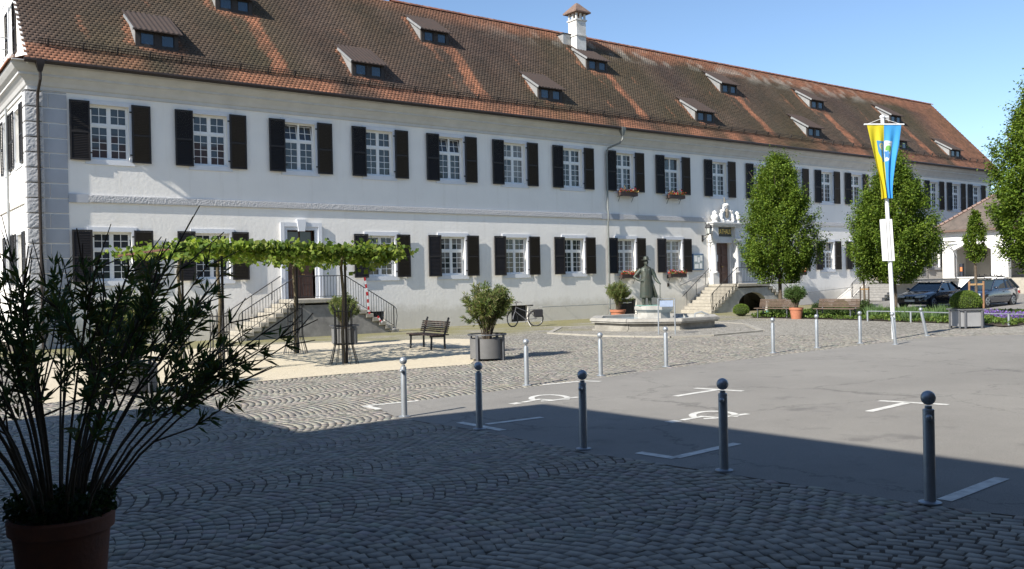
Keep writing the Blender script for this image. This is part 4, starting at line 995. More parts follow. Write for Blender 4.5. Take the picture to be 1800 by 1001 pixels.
# outside stair of the second opening
st = thing('white_outside_stair', 'white walled steps in front of the arcade pillar at right edge', 'staircase', (57.9, -6.8, gzf(57, -8)))
b = MB()
for i in range(6): b.box(-1.9+i*0.3, 0, -3.0, -0.05, -0.1, 0.17*(i+1))
b.build('steps', M_step, st)
b = MB(); b.prism([(-2.3, 0.0, -0.1), (-2.3, 0.0, 0.12), (-0.6, 0.0, 1.05), (0.0, 0.0, 1.05), (0, 0, 0.85), (-0.6, 0, 0.85), (-1.9, 0, -0.1)], (0, 0.16, 0)); b.prism([(-0.05, -1.2, 1.0), (-0.05, -3.2, 1.0), (-0.05, -3.2, 2.0), (-0.05, -2.2, 2.0), (-0.05, -1.5, 1.75), (-0.05, -1.2, 1.6)], (-0.2, 0, 0)); b.build('parapet', M_awall, st)
# iron arch over the terrace gate
t = thing('iron_gate_arch', 'thin iron arch over the terrace beside the arcade corner', 'arch', (57.7, -3.0, zt_))
b = MB(); b.tube([(0, 1.6-2.0, 2.6), (0, 0.4, 2.5), (0, -0.05, 2.2), (0, -0.3, 1.6), (0, -0.32, 0)], 0.03, 6); b.tube([(0, -0.4, 2.6), (0, 0.8, 2.62), (0, 1.6, 2.4)], 0.03, 6); b.build('arch_bar', M_iron, t)

# ================================================================ HOUSES BESIDE THE CAMERA (they cast the foreground shade), ADDED SKY BLOCKER BEHIND IT
M_hw = mat('ochre_house_plaster', (0.16, 0.125, 0.085), 0.9, 0.15, 1, 0.2, 20); M_hr = mat('house_roof_tile', (0.16, 0.075, 0.05), 0.9, 0.4, 3, 0.4, 20)
kx, ky = math.cos(SUN_AZ)/math.tan(SUN_EL), math.sin(SUN_AZ)/math.tan(SUN_EL)
def side_house(x_eave, y0, y1, target_x, label, ridge_rise=2.2):
    g_ = gzf(x_eave, y1); H = (target_x-x_eave)/kx
    zt = gzf(target_x, y1)+H
    t = thing('house', label, 'house', (x_eave-5.3, (y0+y1)/2, g_))
    L_ = (y1-y0)/2; h = zt-g_
    b = MB(); b.box(-5, 5, -L_+0.3, L_-0.3, -0.3, h-0.06); b.build('wall', M_hw, t)
    b = MB(); b.add([(-5.3, -L_, h), (5.3, -L_, h), (5.3, L_, h), (-5.3, L_, h), (0, -L_, h+ridge_rise), (0, L_, h+ridge_rise), (-5.3, -L_, h-0.1), (5.3, -L_, h-0.1), (5.3, L_, h-0.1), (-5.3, L_, h-0.1)],
                        [(1, 2, 5, 4), (0, 4, 5, 3), (0, 1, 4), (2, 3, 5), (6, 9, 8, 7), (0, 6, 7, 1), (1, 7, 8, 2), (2, 8, 9, 3), (3, 9, 6, 0)]); b.build('roof', M_hr, t)
    for yy in np.arange(-L_+1.5, L_-1, 2.6):
        for zz in np.arange(1.0, h-1.6, 2.9):
            b = MB(); b.box(5.0, 5.05, yy-0.5, yy+0.5, zz, zz+1.5); w_ = b.build('window', M_white, t)
            b = MB(); b.box(5.045, 5.06, yy-0.42, yy+0.42, zz+0.08, zz+1.42); b.build('pane', M_pane, w_)
    return H
Hy = lambda tx, xe: (tx-xe)/kx*ky
xe = -8.6
yA = -24.45-Hy(3.25, xe); yB = -19.72-Hy(-0.5, xe)
side_house(xe, -52, yA, 3.25, 'tall ochre house left of the camera whose eaves shade the cobbles')
side_house(xe, yA+0.02, yB, -0.5, 'lower ochre house beyond the tall one, left of the frame')
gt = thing('sky_blocker', 'unseen ochre building added behind the camera to dim the shaded foreground', 'building', (-5.5, -41.5, gzf(-5.5, -38)))  # added out of view: blocks sky light, ridge height shaped for the pane reflections
b = MB(); b.box(1.35, 27, -6, 6.15, -0.3, 9.4); b.box(-2.5, -1.5, -6, 6.15, -0.3, 9.4); b.box(-1.5, 1.35, -6, 6.15, 3.3, 9.4); b.build('wall', M_hw, gt)
b = MB(); b.add([(-2.6, -6.5, 9.4), (27.4, -6.5, 9.4), (27.4, 6.5, 9.4), (-2.6, 6.5, 9.4), (-2.6, 0, 13.8), (27.4, 0, 13.8)], [(0, 1, 5, 4), (2, 3, 4, 5), (0, 4, 3), (1, 2, 5), (0, 3, 2, 1)]); b.build('roof', M_hr, gt)
# ================================================================ BOLLARDS
M_steel = mat('galvanised_steel', (0.36, 0.39, 0.42), 0.42, 0.15, 12, metal=0.55)
M_steel_d = mat('painted_anthracite', (0.085, 0.09, 0.10), 0.5, 0.15, 8, metal=0.2)
def bollard_mesh(h):
    b = MB(); r = 0.043
    b.lathe([(0.085, 0), (0.085, 0.012), (0.055, 0.02), (r, 0.022), (r, h-0.15), (r*0.96, h-0.145), (r*0.62, h-0.14), (r*0.62, h-0.118)], n=20); return b
H_B = 0.875
bm_post = bollard_mesh(H_B).mesh('post', M_steel, True)
b = MB(); b.ball((0, 0, H_B-0.056), 0.056, 18); bm_ball = b.mesh('ball_cap', M_steel, True)
b = MB(); b.cyl((0.04, 0, H_B-0.20), (0.075, 0, H_B-0.20), 0.022, n=10); b.ball((0.078, 0, H_B-0.20), 0.024, 8); bm_lug = b.mesh('chain_lug', M_steel, True)
NEARB = [(711,733,'first steel bollard of the near row, just outside the shadow'), (843,755,'second bollard of the near row, at the shadow edge'), (1026,790,'third bollard of the near row, in shade on the cobbles'),
         (1273,828,'fourth bollard of the near row, in front of the painted wheelchair sign'), (1635,885,'tallest and nearest bollard, at lower right beside a white line')]
FARB = [(926,678,'leftmost bollard of the sunlit far row'), (1056,661,'second bollard of the sunlit far row'), (1171,645,'third bollard of the sunlit far row, in front of the fountain sign'),
        (1359,621,'bollard of the far row in front of the left bench'), (1436,612,'bollard of the far row in front of the right bench'), (1512,604,'upright bollard at the left end of the low rail')]
def bollard(p, label, lug, tilt=None, s=1.0, group='steel bollards around the car park'):
    t = thing('bollard', label, 'bollard', p, lug, group)
    link('post', bm_post, t); link('ball_cap', bm_ball, t); link('chain_lug', bm_lug, t)
    if tilt: t.rotation_euler = (tilt[0], tilt[1], 0)
    t.scale = (s, s, s); return t
for i, (a, c, lab) in enumerate(NEARB): bollard(tuple(gnd(a, c)), lab, [-2.5, 0.7, -2.6, -2.6, -2.6][i])
for i, (a, c, lab) in enumerate(FARB): bollard(tuple(gnd(a, c)), lab, 0.6)
bollard(tuple(gnd(1574, 606)), 'slim tilted bollard in front of the flagpole foot', 0.6, (-0.05, -0.08), 0.98)
bollard(tuple(gnd(1629, 591)), 'bent bollard leaning left beside the square planter', 0.6, (-0.10, -0.20), 0.98)
# low rail along the flower bed
t = thing('low_rail', 'low steel rail on short posts along the flower bed edge', 'railing', gnd(1515, 566))
o = np.array(t.location)
rp1 = [np.array(gnd(a, c)) for a, c in ((1515,566),(1591,568),(1680,572),(1763,575),(1850,578))]
b = MB(); b.tube([tuple(p-o+np.array([0.4, 0, 0.40])) for p in rp1], 0.022, 6); b.build('rail', M_steel, t)
for p in rp1: b = MB(); b.cyl(tuple(p-o+np.array([0.4, 0, -0.1])), tuple(p-o+np.array([0.4, 0, 0.40])), 0.035, n=8); b.build('post', M_steel, t)

# ================================================================ FOUNTAIN
f0 = gnd(1150, 583.5); vd = ray(1150, 560); vd = np.array([vd[0], vd[1]])/math.hypot(vd[0], vd[1])
fc = np.array([f0[0]+2.35*vd[0], f0[1]+2.35*vd[1]]); fz = gzf(f0[0], f0[1])
fang = math.atan2(-vd[1], -vd[0])                       # one side of the octagon faces the camera
fo = thing('fountain', 'octagonal stone fountain basin with low moulded rim', 'fountain', (fc[0], fc[1], fz))
M_basin = mat('fountain_limestone', (0.33, 0.315, 0.275), 0.9, 0.4, 2.5, 0.5, 30, c2=(0.17, 0.16, 0.14)); M_rim = mat('fountain_rim_stone', (0.40, 0.385, 0.35), 0.85, 0.3, 4, 0.4, 40, c2=(0.25, 0.24, 0.215))
ap = 2.35
def oct_seg(k, r0, r1, z0, z1, inset=0.0):
    a0 = fang+(k-0.5)*math.pi/4; a1 = fang+(k+0.5)*math.pi/4; c_ = math.cos(math.pi/8); g_ = 0.004
    q = lambda r_, an, z: (r_/c_*math.cos(an), r_/c_*math.sin(an), z)
    a0 += g_; a1 -= g_
    return [q(r0, a0, z0), q(r1, a0, z0), q(r1, a1, z0), q(r0, a1, z0), q(r0, a0, z1), q(r1, a0, z1), q(r1, a1, z1), q(r0, a1, z1)]
F8 = [(0,3,2,1),(4,5,6,7),(0,1,5,4),(1,2,6,5),(2,3,7,6),(3,0,4,7)]
for k in range(8):
    b = MB(); b.add(oct_seg(k, ap-0.30, ap-0.10, -0.1, 0.30), F8); b.add(oct_seg(k, ap-0.30, ap, -0.1, 0.06), F8); b.build('basin_stone', M_basin, fo)
    b = MB(); b.add(oct_seg(k, ap-0.36, ap+0.03, 0.302, 0.36), F8); b.add(oct_seg(k, ap-0.38, ap+0.08, 0.361, 0.44), F8); b.add(oct_seg(k, ap-0.36, ap+0.03, 0.441, 0.47), F8); b.build('rim_stone', M_rim, fo)
b = MB(); b.lathe([(2.2, 0.0), (2.2, 0.36)], n=8, a0=fang+math.pi/8)
mw, nt, N, L, B_ = nodes_of('fountain_water'); B_.inputs['Base Color'].default_value = (0.30, 0.40, 0.46, 1); B_.inputs['Roughness'].default_value = 0.06; B_.inputs['IOR'].default_value = 1.6
nz_ = N.new('ShaderNodeTexNoise'); nz_.inputs['Scale'].default_value = 6; bp = N.new('ShaderNodeBump'); bp.inputs['Strength'].default_value = 0.25; bp.inputs['Distance'].default_value = 0.02
L.new(nz_.outputs['Fac'], bp.inputs['Height']); L.new(bp.outputs[0], B_.inputs['Normal'])
b.build('water', mw, fo)
b = MB(); b.lathe([(0.70, 0.1), (0.66, 0.62), (0.72, 0.68), (0.80, 0.74), (0.80, 0.84), (0.74, 0.88)], n=8, a0=fang+math.pi/8); b.build('pedestal', M_rim, fo)
b = MB(); b.tube([(1.0, -1.2, 0.36), (1.0, -1.2, 0.55), (1.2, -1.35, 0.62), (1.45, -1.5, 0.50)], 0.03, 6); b.build('spout', M_zinc, fo)
# kerbed platform round the fountain
M_kerb = mat('grey_kerb', (0.33, 0.31, 0.265), 0.9, 0.3, 4, 0.3, 50)
plat = tag(sheet('fountain_platform', PLAT, 0.03, M_pave), kind='structure')
for a, c in zip(PLAT, PLAT[1:]+PLAT[:1]):
    L_ = math.dist(a, c); n = max(1, round(L_/1.2))
    for i in range(n):
        p = [a[k]+(c[k]-a[k])*(i+0.005)/n for k in (0, 1)]; q = [a[k]+(c[k]-a[k])*(i+0.995)/n for k in (0, 1)]
        b = MB(); b.bar((p[0], p[1], gzf(*p)-0.01), (q[0], q[1], gzf(*q)-0.01), 0.20, 0.12); b.build('kerb_stone', M_kerb, plat)
# ---------------------------------------------------------------- bronze statue
M_bronze = mat('green_brown_bronze', (0.075, 0.07, 0.052), 0.5, 0.4, 5, 0.3, 30, metal=0.35, c2=(0.035, 0.055, 0.046))
M_verd = mat('verdigris', (0.20, 0.36, 0.30), 0.7, 0.4, 8)
spx = (1137-1149)/ (FPX/((np.array([fc[0], fc[1], 1.5])-CAM)@FW))
sb = np.array([fc[0]+RT[0]*spx, fc[1]+RT[1]*spx, fz+0.885])
face = math.atan2(-vd[1], -vd[0])+math.radians(14)
st = thing('bronze_statue', 'bronze statue of a man in hat and long coat leaning on a cane', 'statue', sb, face)   # local +X is forward, +Y his left
def loft(b, secs, n=16):
    o = len(b.v)
    for (cx_, cy_, cz_, rx, ry) in secs:
        for k in range(n):
            a = 2*math.pi*k/n; b.v.append((cx_+rx*math.cos(a), cy_+ry*math.sin(a), cz_))
    for i in range(len(secs)-1):
        for k in range(n): b.f.append((o+i*n+k, o+i*n+(k+1) % n, o+(i+1)*n+(k+1) % n, o+(i+1)*n+k))
    b.f.append(tuple(o+k for k in range(n))[::-1]); b.f.append(tuple(o+(len(secs)-1)*n+k for k in range(n)))
b = MB()
loft(b, [(0.0, 0.0, 0.30, 0.19, 0.27), (0.0, 0, 0.60, 0.19, 0.26), (0.0, 0, 0.95, 0.185, 0.235), (0.01, 0, 1.15, 0.175, 0.215), (0.01, 0, 1.35, 0.155, 0.215), (0, 0, 1.47, 0.115, 0.20), (0, 0, 1.53, 0.075, 0.10)])
loft(b, [(-0.02, 0, 1.48, 0.07, 0.07), (0.0, 0, 1.60, 0.062, 0.065)])
b.ball((0.015, 0, 1.68), 0.098, 14, 1.05, 0.86, 1.22); b.ball((0.115, 0, 1.675), 0.022, 8, 1, 0.8, 1.6); b.ball((0.085, 0, 1.61), 0.045, 8, 0.9, 1.1, 1.1)
for s in (-1, 1): b.ball((0.0, s*0.085, 1.68), 0.025, 8, 1, 0.5, 1.4); b.ball((0.09, s*0.035, 1.695), 0.016, 8)
# legs and shoes
for s in (-1, 1):
    b.tube([(0.0, s*0.11, 0.40), (0.01, s*0.12, 0.15), (0.0, s*0.12, 0.06)], [0.085, 0.07, 0.06], 10); b.ball((0.06, s*0.13, 0.045), 0.075, 10, 1.75, 0.85, 0.62)
# his right arm bent, hand on the hip; his left arm down on the cane
b.tube([(-0.01, -0.20, 1.42), (-0.06, -0.36, 1.24), (-0.08, -0.46, 1.12), (0.02, -0.34, 1.02), (0.08, -0.24, 0.98)], [0.085, 0.08, 0.07, 0.062, 0.05], 10)
b.tube([(0.0, 0.20, 1.42), (0.02, 0.30, 1.22), (0.06, 0.35, 1.05), (0.16, 0.40, 0.94), (0.24, 0.44, 0.88)], [0.085, 0.078, 0.068, 0.058, 0.042], 10)
def hand(c, fw_, dn):
    c = np.array(c); fw_ = np.array(fw_); dn = np.array(dn); sd_ = np.cross(fw_, dn)
    b.ball(tuple(c), 0.045, 8, 1.1, 0.9, 0.8)
    for k, ln in zip((-1.5, -0.5, 0.5, 1.5), (0.065, 0.08, 0.078, 0.06)):
        p = c+sd_*k*0.02+fw_*0.03; b.tube([tuple(p), tuple(p+fw_*ln*0.5), tuple(p+fw_*ln*0.6+dn*ln*0.5)], [0.013, 0.012, 0.010], 6)
    b.tube([tuple(c+sd_*0.035), tuple(c+sd_*0.055+fw_*0.04+dn*0.02)], [0.014, 0.011], 6)
hand((0.27, 0.45, 0.86), (0.9, 0.2, -0.2), (0, 0, -1)); hand((0.10, -0.22, 0.97), (0.5, 0.8, -0.2), (0.3, 0, -0.9))
# coat hem swung out on his left, lapels
b.prism([(-0.05, 0.20, 1.05), (0.05, 0.24, 1.0), (0.10, 0.42, 0.38), (0.02, 0.44, 0.30), (-0.12, 0.36, 0.30)], (0.03, -0.06, 0.0))
for s in (-1, 1): b.tube([(0.14, s*0.03, 0.9), (0.165, s*0.05, 1.2), (0.13, s*0.10, 1.42)], [0.012, 0.02, 0.02], 6)
link('body', remeshed(b, 0.014, M_bronze, 'body'), st)
b = MB(); b.lathe([(0.19, 1.765), (0.20, 1.775), (0.17, 1.79), (0.118, 1.795), (0.112, 1.85), (0.10, 1.90), (0.05, 1.93), (0.01, 1.925)], (0.0, 0, 0), 18, 1.05, 0.92); b.build('hat', M_bronze, st, smooth=True)
b = MB(); b.tube([(0.30, 0.46, 0.0), (0.30, 0.46, 0.84), (0.27, 0.46, 0.87)], 0.014, 6); b.build('cane', M_bronze, st)
b = MB(); b.bev(-0.34, 0.42, -0.40, 0.55, -0.004, 0.02, 0.008); b.build('base_plate', M_verd, st)
# information stand
pA, pB = gnd(1158, 590), gnd(1187, 589.5)
t = thing('information_stand', 'steel frame stand with small tilted plaque before the fountain', 'sign', pA); o = pA
b = MB(); h_ = 1.24; b.tube([(0, 0, 0), (0, 0, h_), tuple(pB-o+np.array([0, 0, h_])), tuple(pB-o)], 0.024, 8); b.build('frame', M_steel, t)
q = (pB-o); b = MB(); u = q/np.linalg.norm(q); nb = np.array([u[1], -u[0], 0]); 
c0 = u*0.05; c1 = q-u*0.05
b.add([tuple(c0+np.array([0, 0, 1.19])-nb*0.05), tuple(c1+np.array([0, 0, 1.19])-nb*0.05), tuple(c1+np.array([0, 0, 0.98])+nb*0.05), tuple(c0+np.array([0, 0, 0.98])+nb*0.05)] +
      [tuple(c0+np.array([0, 0, 1.175])-nb*0.05), tuple(c1+np.array([0, 0, 1.175])-nb*0.05), tuple(c1+np.array([0, 0, 0.965])+nb*0.05), tuple(c0+np.array([0, 0, 0.965])+nb*0.05)], F8)
b.build('plaque', mat('plaque_blue_grey', (0.22, 0.27, 0.36), 0.25, 0.2, 8), t)

# ================================================================ PLANTS
BARK = mat('bark', (0.11, 0.085, 0.06), 0.95, 0.4, 8, 0.6, 30); STEM = mat('oleander_stem', (0.10, 0.075, 0.05), 0.85, 0.4, 12)
M_terra = mat('terracotta', (0.40, 0.155, 0.085), 0.85, 0.2, 5, 0.15, 40)
LEAF = leaf_mat('leaf')
def oleander(parent, base_z, n_stems, height, spread, n_leaf, leaf_len, cols, seed, lean=(0, 0), stem_r=0.012, whorl=7, bias=1.0, bare=0, cover=0.42):
    r = np.random.default_rng(seed); C = []; D = []; b = MB(); tips = []
    per = max(2, n_leaf//(n_stems*3*whorl))
    for s in range(n_stems):
        az = r.uniform(0, 2*math.pi); rad = math.sqrt(r.uniform(0.02, 1)); out = spread*rad
        hh = height*(1-0.42*rad**2*bias)*r.uniform(0.82, 1.05)
        p0 = np.array([0.16*spread*rad*math.cos(az), 0.16*spread*rad*math.sin(az), base_z])
        p3 = np.array([out*math.cos(az)+lean[0]*hh, out*math.sin(az)+lean[1]*hh, base_z+hh])
        p1 = p0+np.array([0.12*(p3-p0)[0], 0.12*(p3-p0)[1], 0.45*hh]) 
        bez = lambda t: (1-t)**2*p0+2*t*(1-t)*p1+t*t*p3
        pts = [bez(t) for t in np.linspace(0, 1, 6)]
        b.tube([tuple(p) for p in pts], [stem_r*(1-0.6*k/5) for k in range(6)], 5, False)
        ends = [(pts[-1], pts[-1]-pts[-2], pts)]
        for br in range(2):                               # forked twigs
            t0 = r.uniform(0.45, 0.75); q0 = bez(t0); dv = (pts[-1]-pts[-2]); dv = dv/np.linalg.norm(dv)+r.normal(0, 0.45, 3); dv[2] = abs(dv[2])*0.8+0.2; dv /= np.linalg.norm(dv)
            L_ = hh*(1-t0)*r.uniform(0.7, 1.1); q1 = q0+dv*L_*0.5; q2 = q1+(dv+np.array([0, 0, 0.25]))*L_*0.5
            b.tube([tuple(q0), tuple(q1), tuple(q2)], [stem_r*0.6, stem_r*0.5, stem_r*0.3], 4, False); ends.append((q2, q2-q1, [q0, q1, q2]))
        for (e, dv, path) in ends:
            dv = dv/np.linalg.norm(dv); P_ = np.array(path); seg = P_[-1]-P_[-2]; ln = max(0.15, np.linalg.norm(P_[-1]-P_[0])*cover)
            for w_ in range(per):
                c = e-dv*ln*(w_/per)*r.uniform(0.8, 1.1)
                for k in range(whorl):
                    az2 = r.uniform(0, 2*math.pi); a_ = np.cross(dv, [math.cos(az2), math.sin(az2), 0.3]); a_ /= np.linalg.norm(a_)
                    el = r.uniform(0.35, 1.2); d = dv*math.cos(el)+a_*math.sin(el); C.append(c+d*leaf_len*0.5); D.append(d)
            if bare and r.uniform() < bare:
                for k in range(2): tt = e+dv*0.22+r.normal(0, 0.06, 3); b.tube([tuple(e), tuple(tt)], [0.005, 0.003], 4, False)
    C = np.array(C); D = np.array(D); n = len(C)
    cc = np.array(cols)[r.integers(0, len(cols), n)]*r.uniform(0.7, 1.25, (n, 1))
    b.build('stems', STEM, parent)
    leaf_object('foliage', C, D, leaf_len*r.uniform(0.7, 1.15, n), 0.17, cc, LEAF, parent, fold=0.3, droop=0.06)
    return n
DKG = [(0.07, 0.115, 0.055), (0.06, 0.10, 0.055), (0.085, 0.125, 0.05), (0.10, 0.11, 0.04), (0.15, 0.135, 0.045)]
LTG = [(0.15, 0.19, 0.06), (0.12, 0.17, 0.055), (0.19, 0.21, 0.08), (0.09, 0.14, 0.045), (0.22, 0.20, 0.09)]
# the big oleander in the foreground
pb = gnd(112, 1068)
t = thing('potted_oleander', 'large dark oleander in terracotta pot at lower left, in shade', 'plant', pb)
b = MB(); b.lathe([(0.215, 0), (0.225, 0.02), (0.262, 0.44), (0.27, 0.46), (0.288, 0.47), (0.293, 0.545), (0.28, 0.56), (0.265, 0.555), (0.26, 0.50)], n=32); b.build('pot', mat('old_dark_terracotta', (0.22, 0.085, 0.05), 0.9, 0.3, 6, 0.25, 40, c2=(0.15, 0.07, 0.05)), t, smooth=True)
b = MB(); b.lathe([(0.26, 0.44), (0.262, 0.515), (0.10, 0.53)], n=20); b.build('soil', M_soil, t)
oleander(t, 0.50, 46, 1.74, 1.26, 5900, 0.11, DKG, 11, lean=(0.05, -0.03), stem_r=0.010, bias=0.95, bare=0.35, cover=0.62)
r_ = np.random.default_rng(5); n = 1500; a_ = r_.uniform(0, 6.28, n); rr = 0.30*np.sqrt(r_.uniform(0, 1, n))
leaf_object('underplanting', np.c_[rr*np.cos(a_), rr*np.sin(a_), 0.56+r_.uniform(0, 0.12, n)], r_.normal(0, 1, (n, 3)), 0.04, 0.6, np.array([[0.03, 0.05, 0.02]])*r_.uniform(0.6, 1.3, (n, 1)), LEAF, t)

def round_planter(p, label, seed, h=1.35, spread=0.55, n=3200, k=4, cols=LTG, rot=0.4, lean=(0, 0)):
    t = thing('planter', label, 'planter', p, rot)
    b = MB(); R_ = 0.43
    b.lathe([(R_, 0.06), (R_+0.005, 0.55), (R_-0.02, 0.55), (R_-0.03, 0.46)], n=28); b.build('tub', mat('grey_tub', (0.13, 0.13, 0.13), 0.6, 0.15, 4), t, smooth=True)
    b = MB(); b.lathe([(R_-0.04, 0.3), (R_-0.03, 0.47)], n=20); b.build('soil', M_soil, t)
    b = MB()
    for q in range(k):
        a_ = q*2*math.pi/k; c, s = math.cos(a_), math.sin(a_); b.bar((c*(R_+0.05), s*(R_+0.05), 0.0), (c*(R_+0.05), s*(R_+0.05), 0.66), 0.07, 0.03, (c, s, 0))
    for z in (0.645,): b.tube([((R_+0.05)*math.cos(2*math.pi*q/28), (R_+0.05)*math.sin(2*math.pi*q/28), z) for q in range(29)], 0.02, 6)
    b.build('frame', M_steel_d, t)
    oleander(t, 0.46, 48, h, spread, n, 0.13, cols, seed, stem_r=0.009, bias=0.55, lean=lean, cover=0.85)
    return t
round_planter(tuple(gnd(857, 633)), 'round grey planter with bushy oleander beside the gravel', 21, 1.42, 0.66, 11500, lean=(0.05, -0.03))
round_planter(tuple(gnd(236, 690)), 'grey planter with oleander half hidden behind the foreground oleander', 22, 1.45, 0.6, 7000)
round_planter(tuple(gnd(606, 606)), 'grey planter with oleander standing behind the right pergola trunk', 23, 1.2, 0.52, 7500)
# terracotta pots in the sun
def terra_pot(p, label, r0, h, seed, ph, sp, n, cols, asp='o'):
    t = thing('potted_shrub', label, 'plant', p)
    b = MB(); b.lathe([(r0*0.74, 0), (r0*0.95, h*0.80), (r0*1.04, h*0.81), (r0*1.06, h), (r0*0.95, h), (r0*0.93, h*0.88)], n=24); b.build('pot', M_terra, t, smooth=True)
    b = MB(); b.lathe([(r0*0.8, h*0.5), (r0*0.94, h*0.9)], n=16); b.build('soil', M_soil, t)
    oleander(t, h*0.88, 40, ph, sp, n, 0.125, cols, seed, stem_r=0.008, bias=0.5, cover=0.85); return t
p1 = column(1086, -4.2); terra_pot(p1, 'terracotta pot with tall light green oleander behind the fountain', 0.36, 0.55, 31, 1.4, 0.66, 9500, LTG)
MDG = [(0.075, 0.13, 0.035), (0.06, 0.11, 0.03), (0.10, 0.15, 0.045)]
terra_pot(tuple(gnd(1400, 561)), 'terracotta pot with leafy laurel between the two slatted benches', 0.29, 0.50, 32, 1.0, 0.45, 8000, MDG)
# square planter with clipped box ball
ps = gnd(1699, 577)
t = thing('planter', 'square grey planter with clipped box ball beside the bent bollard', 'planter', ps, math.radians(-32))
b = MB(); b.bev(-0.36, 0.36, -0.36, 0.36, 0.06, 0.58, 0.01); b.build('tub', mat('light_grey_tub', (0.28, 0.285, 0.29), 0.6, 0.1, 4), t)
b = MB()
for sx in (-1, 1):
    for sy in (-1, 1):
        b.bar((sx*0.40, sy*0.28, 0), (sx*0.40, sy*0.28, 0.62), 0.05, 0.03); b.bar((sx*0.28, sy*0.40, 0), (sx*0.28, sy*0.40, 0.62), 0.05, 0.03)
for (a, c) in (((-0.42, -0.42), (0.42, -0.42)), ((0.42, -0.42), (0.42, 0.42)), ((0.42, 0.42), (-0.42, 0.42)), ((-0.42, 0.42), (-0.42, -0.42))): b.bar((*a, 0.62), (*c, 0.62), 0.035)
b.build('frame', mat('grey_frame', (0.16, 0.165, 0.175), 0.5, metal=0.3), t)
def box_ball(parent, c, r, sz, n, seed, cols=((0.13, 0.19, 0.035), (0.17, 0.23, 0.045), (0.09, 0.15, 0.03)), name='box_foliage'):
    rr = np.random.default_rng(seed); d = rr.normal(0, 1, (n, 3)); d /= np.linalg.norm(d, axis=1, keepdims=True); d[:, 2] = np.where(d[:, 2] < -0.5, -d[:, 2], d[:, 2])
    k = rr.uniform(0.86, 1.02, n)+0.03*np.sin(d[:, 0]*9+d[:, 1]*7)
    P_ = d*k[:, None]*r*np.array([1, 1, sz])+np.array(c)
    cc = np.array(cols)[rr.integers(0, len(cols), n)]*rr.uniform(0.7, 1.2, (n, 1))
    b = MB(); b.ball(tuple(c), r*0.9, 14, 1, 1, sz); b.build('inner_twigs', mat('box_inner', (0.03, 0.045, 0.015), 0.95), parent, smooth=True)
    return leaf_object(name, P_, d+rr.normal(0, 0.7, (n, 3)), 0.035*rr.uniform(0.7, 1.3, n), 0.65, cc, LEAF, parent)
box_ball(t, (0, 0, 0.86), 0.47, 0.76, 9000, 41)
for (px, py, r, lab) in ((1303, 556, 0.40, 'clipped box ball left of the left bench'), (1478, 541, 0.40, 'clipped box ball peeking over the right bench')):
    p = gnd(px, py) if px < 1400 else np.array(column(px, -8.0)); t = thing('box_ball', lab, 'shrub', p, 0, 'clipped box balls in the bed'); box_ball(t, (0, 0, r*0.72), r, 0.8, 5200, px)

# ---------------------------------------------------------------- hornbeams
def hornbeam(p, label, crown_r, crown_h, bole, n, seed, leaf=0.112, top_pow=0.62, stakes=None, tone=1.0):
    r = np.random.default_rng(seed); t = thing('hornbeam_tree', label, 'tree', p)
    b = MB(); H_ = bole+crown_h
    b.tube([(0, 0, -0.05), (0.02, 0.01, bole*0.5), (0, 0.02, bole), (0, 0, bole+crown_h*0.5), (0, 0, H_*0.93)], [0.030*crown_r+0.05, 0.027*crown_r+0.045, 0.026*crown_r+0.035, 0.02, 0.006], 8)
    for i in range(int(10+crown_r*14)):
        z0 = bole+crown_h*r.uniform(0.0, 0.6); a_ = r.uniform(0, 6.28); L_ = crown_r*r.uniform(0.6, 0.95)
        b.tube([(0, 0, z0), (0.5*L_*math.cos(a_), 0.5*L_*math.sin(a_), z0+L_*0.5), (L_*math.cos(a_)*0.85, L_*math.sin(a_)*0.85, z0+L_*1.1)], [0.03, 0.02, 0.008], 5, False)
    b.build('trunk', BARK, t)
    prof = lambda u: np.clip(np.where(u < 0.30, 0.45+0.55*np.sin(np.clip(u/0.30, 0, 1)*math.pi/2), np.power(np.clip((1-u)/0.70, 0, 1), top_pow)), 0, 1)
    nc = int(90+crown_r*330); u = r.beta(1.25, 1.25, nc); a_ = r.uniform(0, 6.28, nc); q = np.power(r.uniform(0.12, 1, nc), 0.33)
    lump = 1+0.13*np.sin(3*a_+u*9+seed)+0.09*np.sin(5*a_-u*14+seed*2)+r.normal(0, 0.07, nc)+np.where(r.uniform(0, 1, nc) < 0.06, 0.09, 0)
    R_ = crown_r*prof(u)*q*lump; cen = np.c_[R_*np.cos(a_), R_*np.sin(a_), bole+u*crown_h]
    sh_ = r.uniform(0, 1, nc) < 0.06; cen[sh_, 2] += crown_h*0.05*r.uniform(0.3, 1.2, sh_.sum())
    per = n//nc; idx = np.repeat(np.arange(nc), per); m_ = len(idx)
    axis = np.c_[np.cos(a_)*0.55, np.sin(a_)*0.55, np.ones(nc)*0.9]+r.normal(0, 0.25, (nc, 3))
    s = r.normal(0, 1, m_)
    P_ = cen[idx]+axis[idx]*(s*0.20*min(1, crown_r*0.55))[:, None]+r.normal(0, 0.085*min(1.3, 0.4+crown_r*0.45), (m_, 3))
    P_[:, 2] = np.maximum(P_[:, 2], bole-0.12)
    D_ = np.c_[np.cos(a_[idx]), np.sin(a_[idx]), -0.25*np.ones(m_)]+r.normal(0, 0.7, (m_, 3))
    base = np.array([(0.12, 0.18, 0.022), (0.095, 0.155, 0.02), (0.155, 0.21, 0.028), (0.07, 0.12, 0.018)])*tone
    cc = base[r.integers(0, 4, m_)]*r.uniform(0.75, 1.25, (m_, 1))*(0.8+0.4*r.uniform(0, 1, nc)[idx])[:, None]
    leaf_object('crown', P_, D_, leaf*r.uniform(0.7, 1.2, m_), 0.58, cc, LEAF, t, fold=0.2, roll=np.c_[r.normal(0, .6, (m_, 2)), np.ones(m_)])
    return t
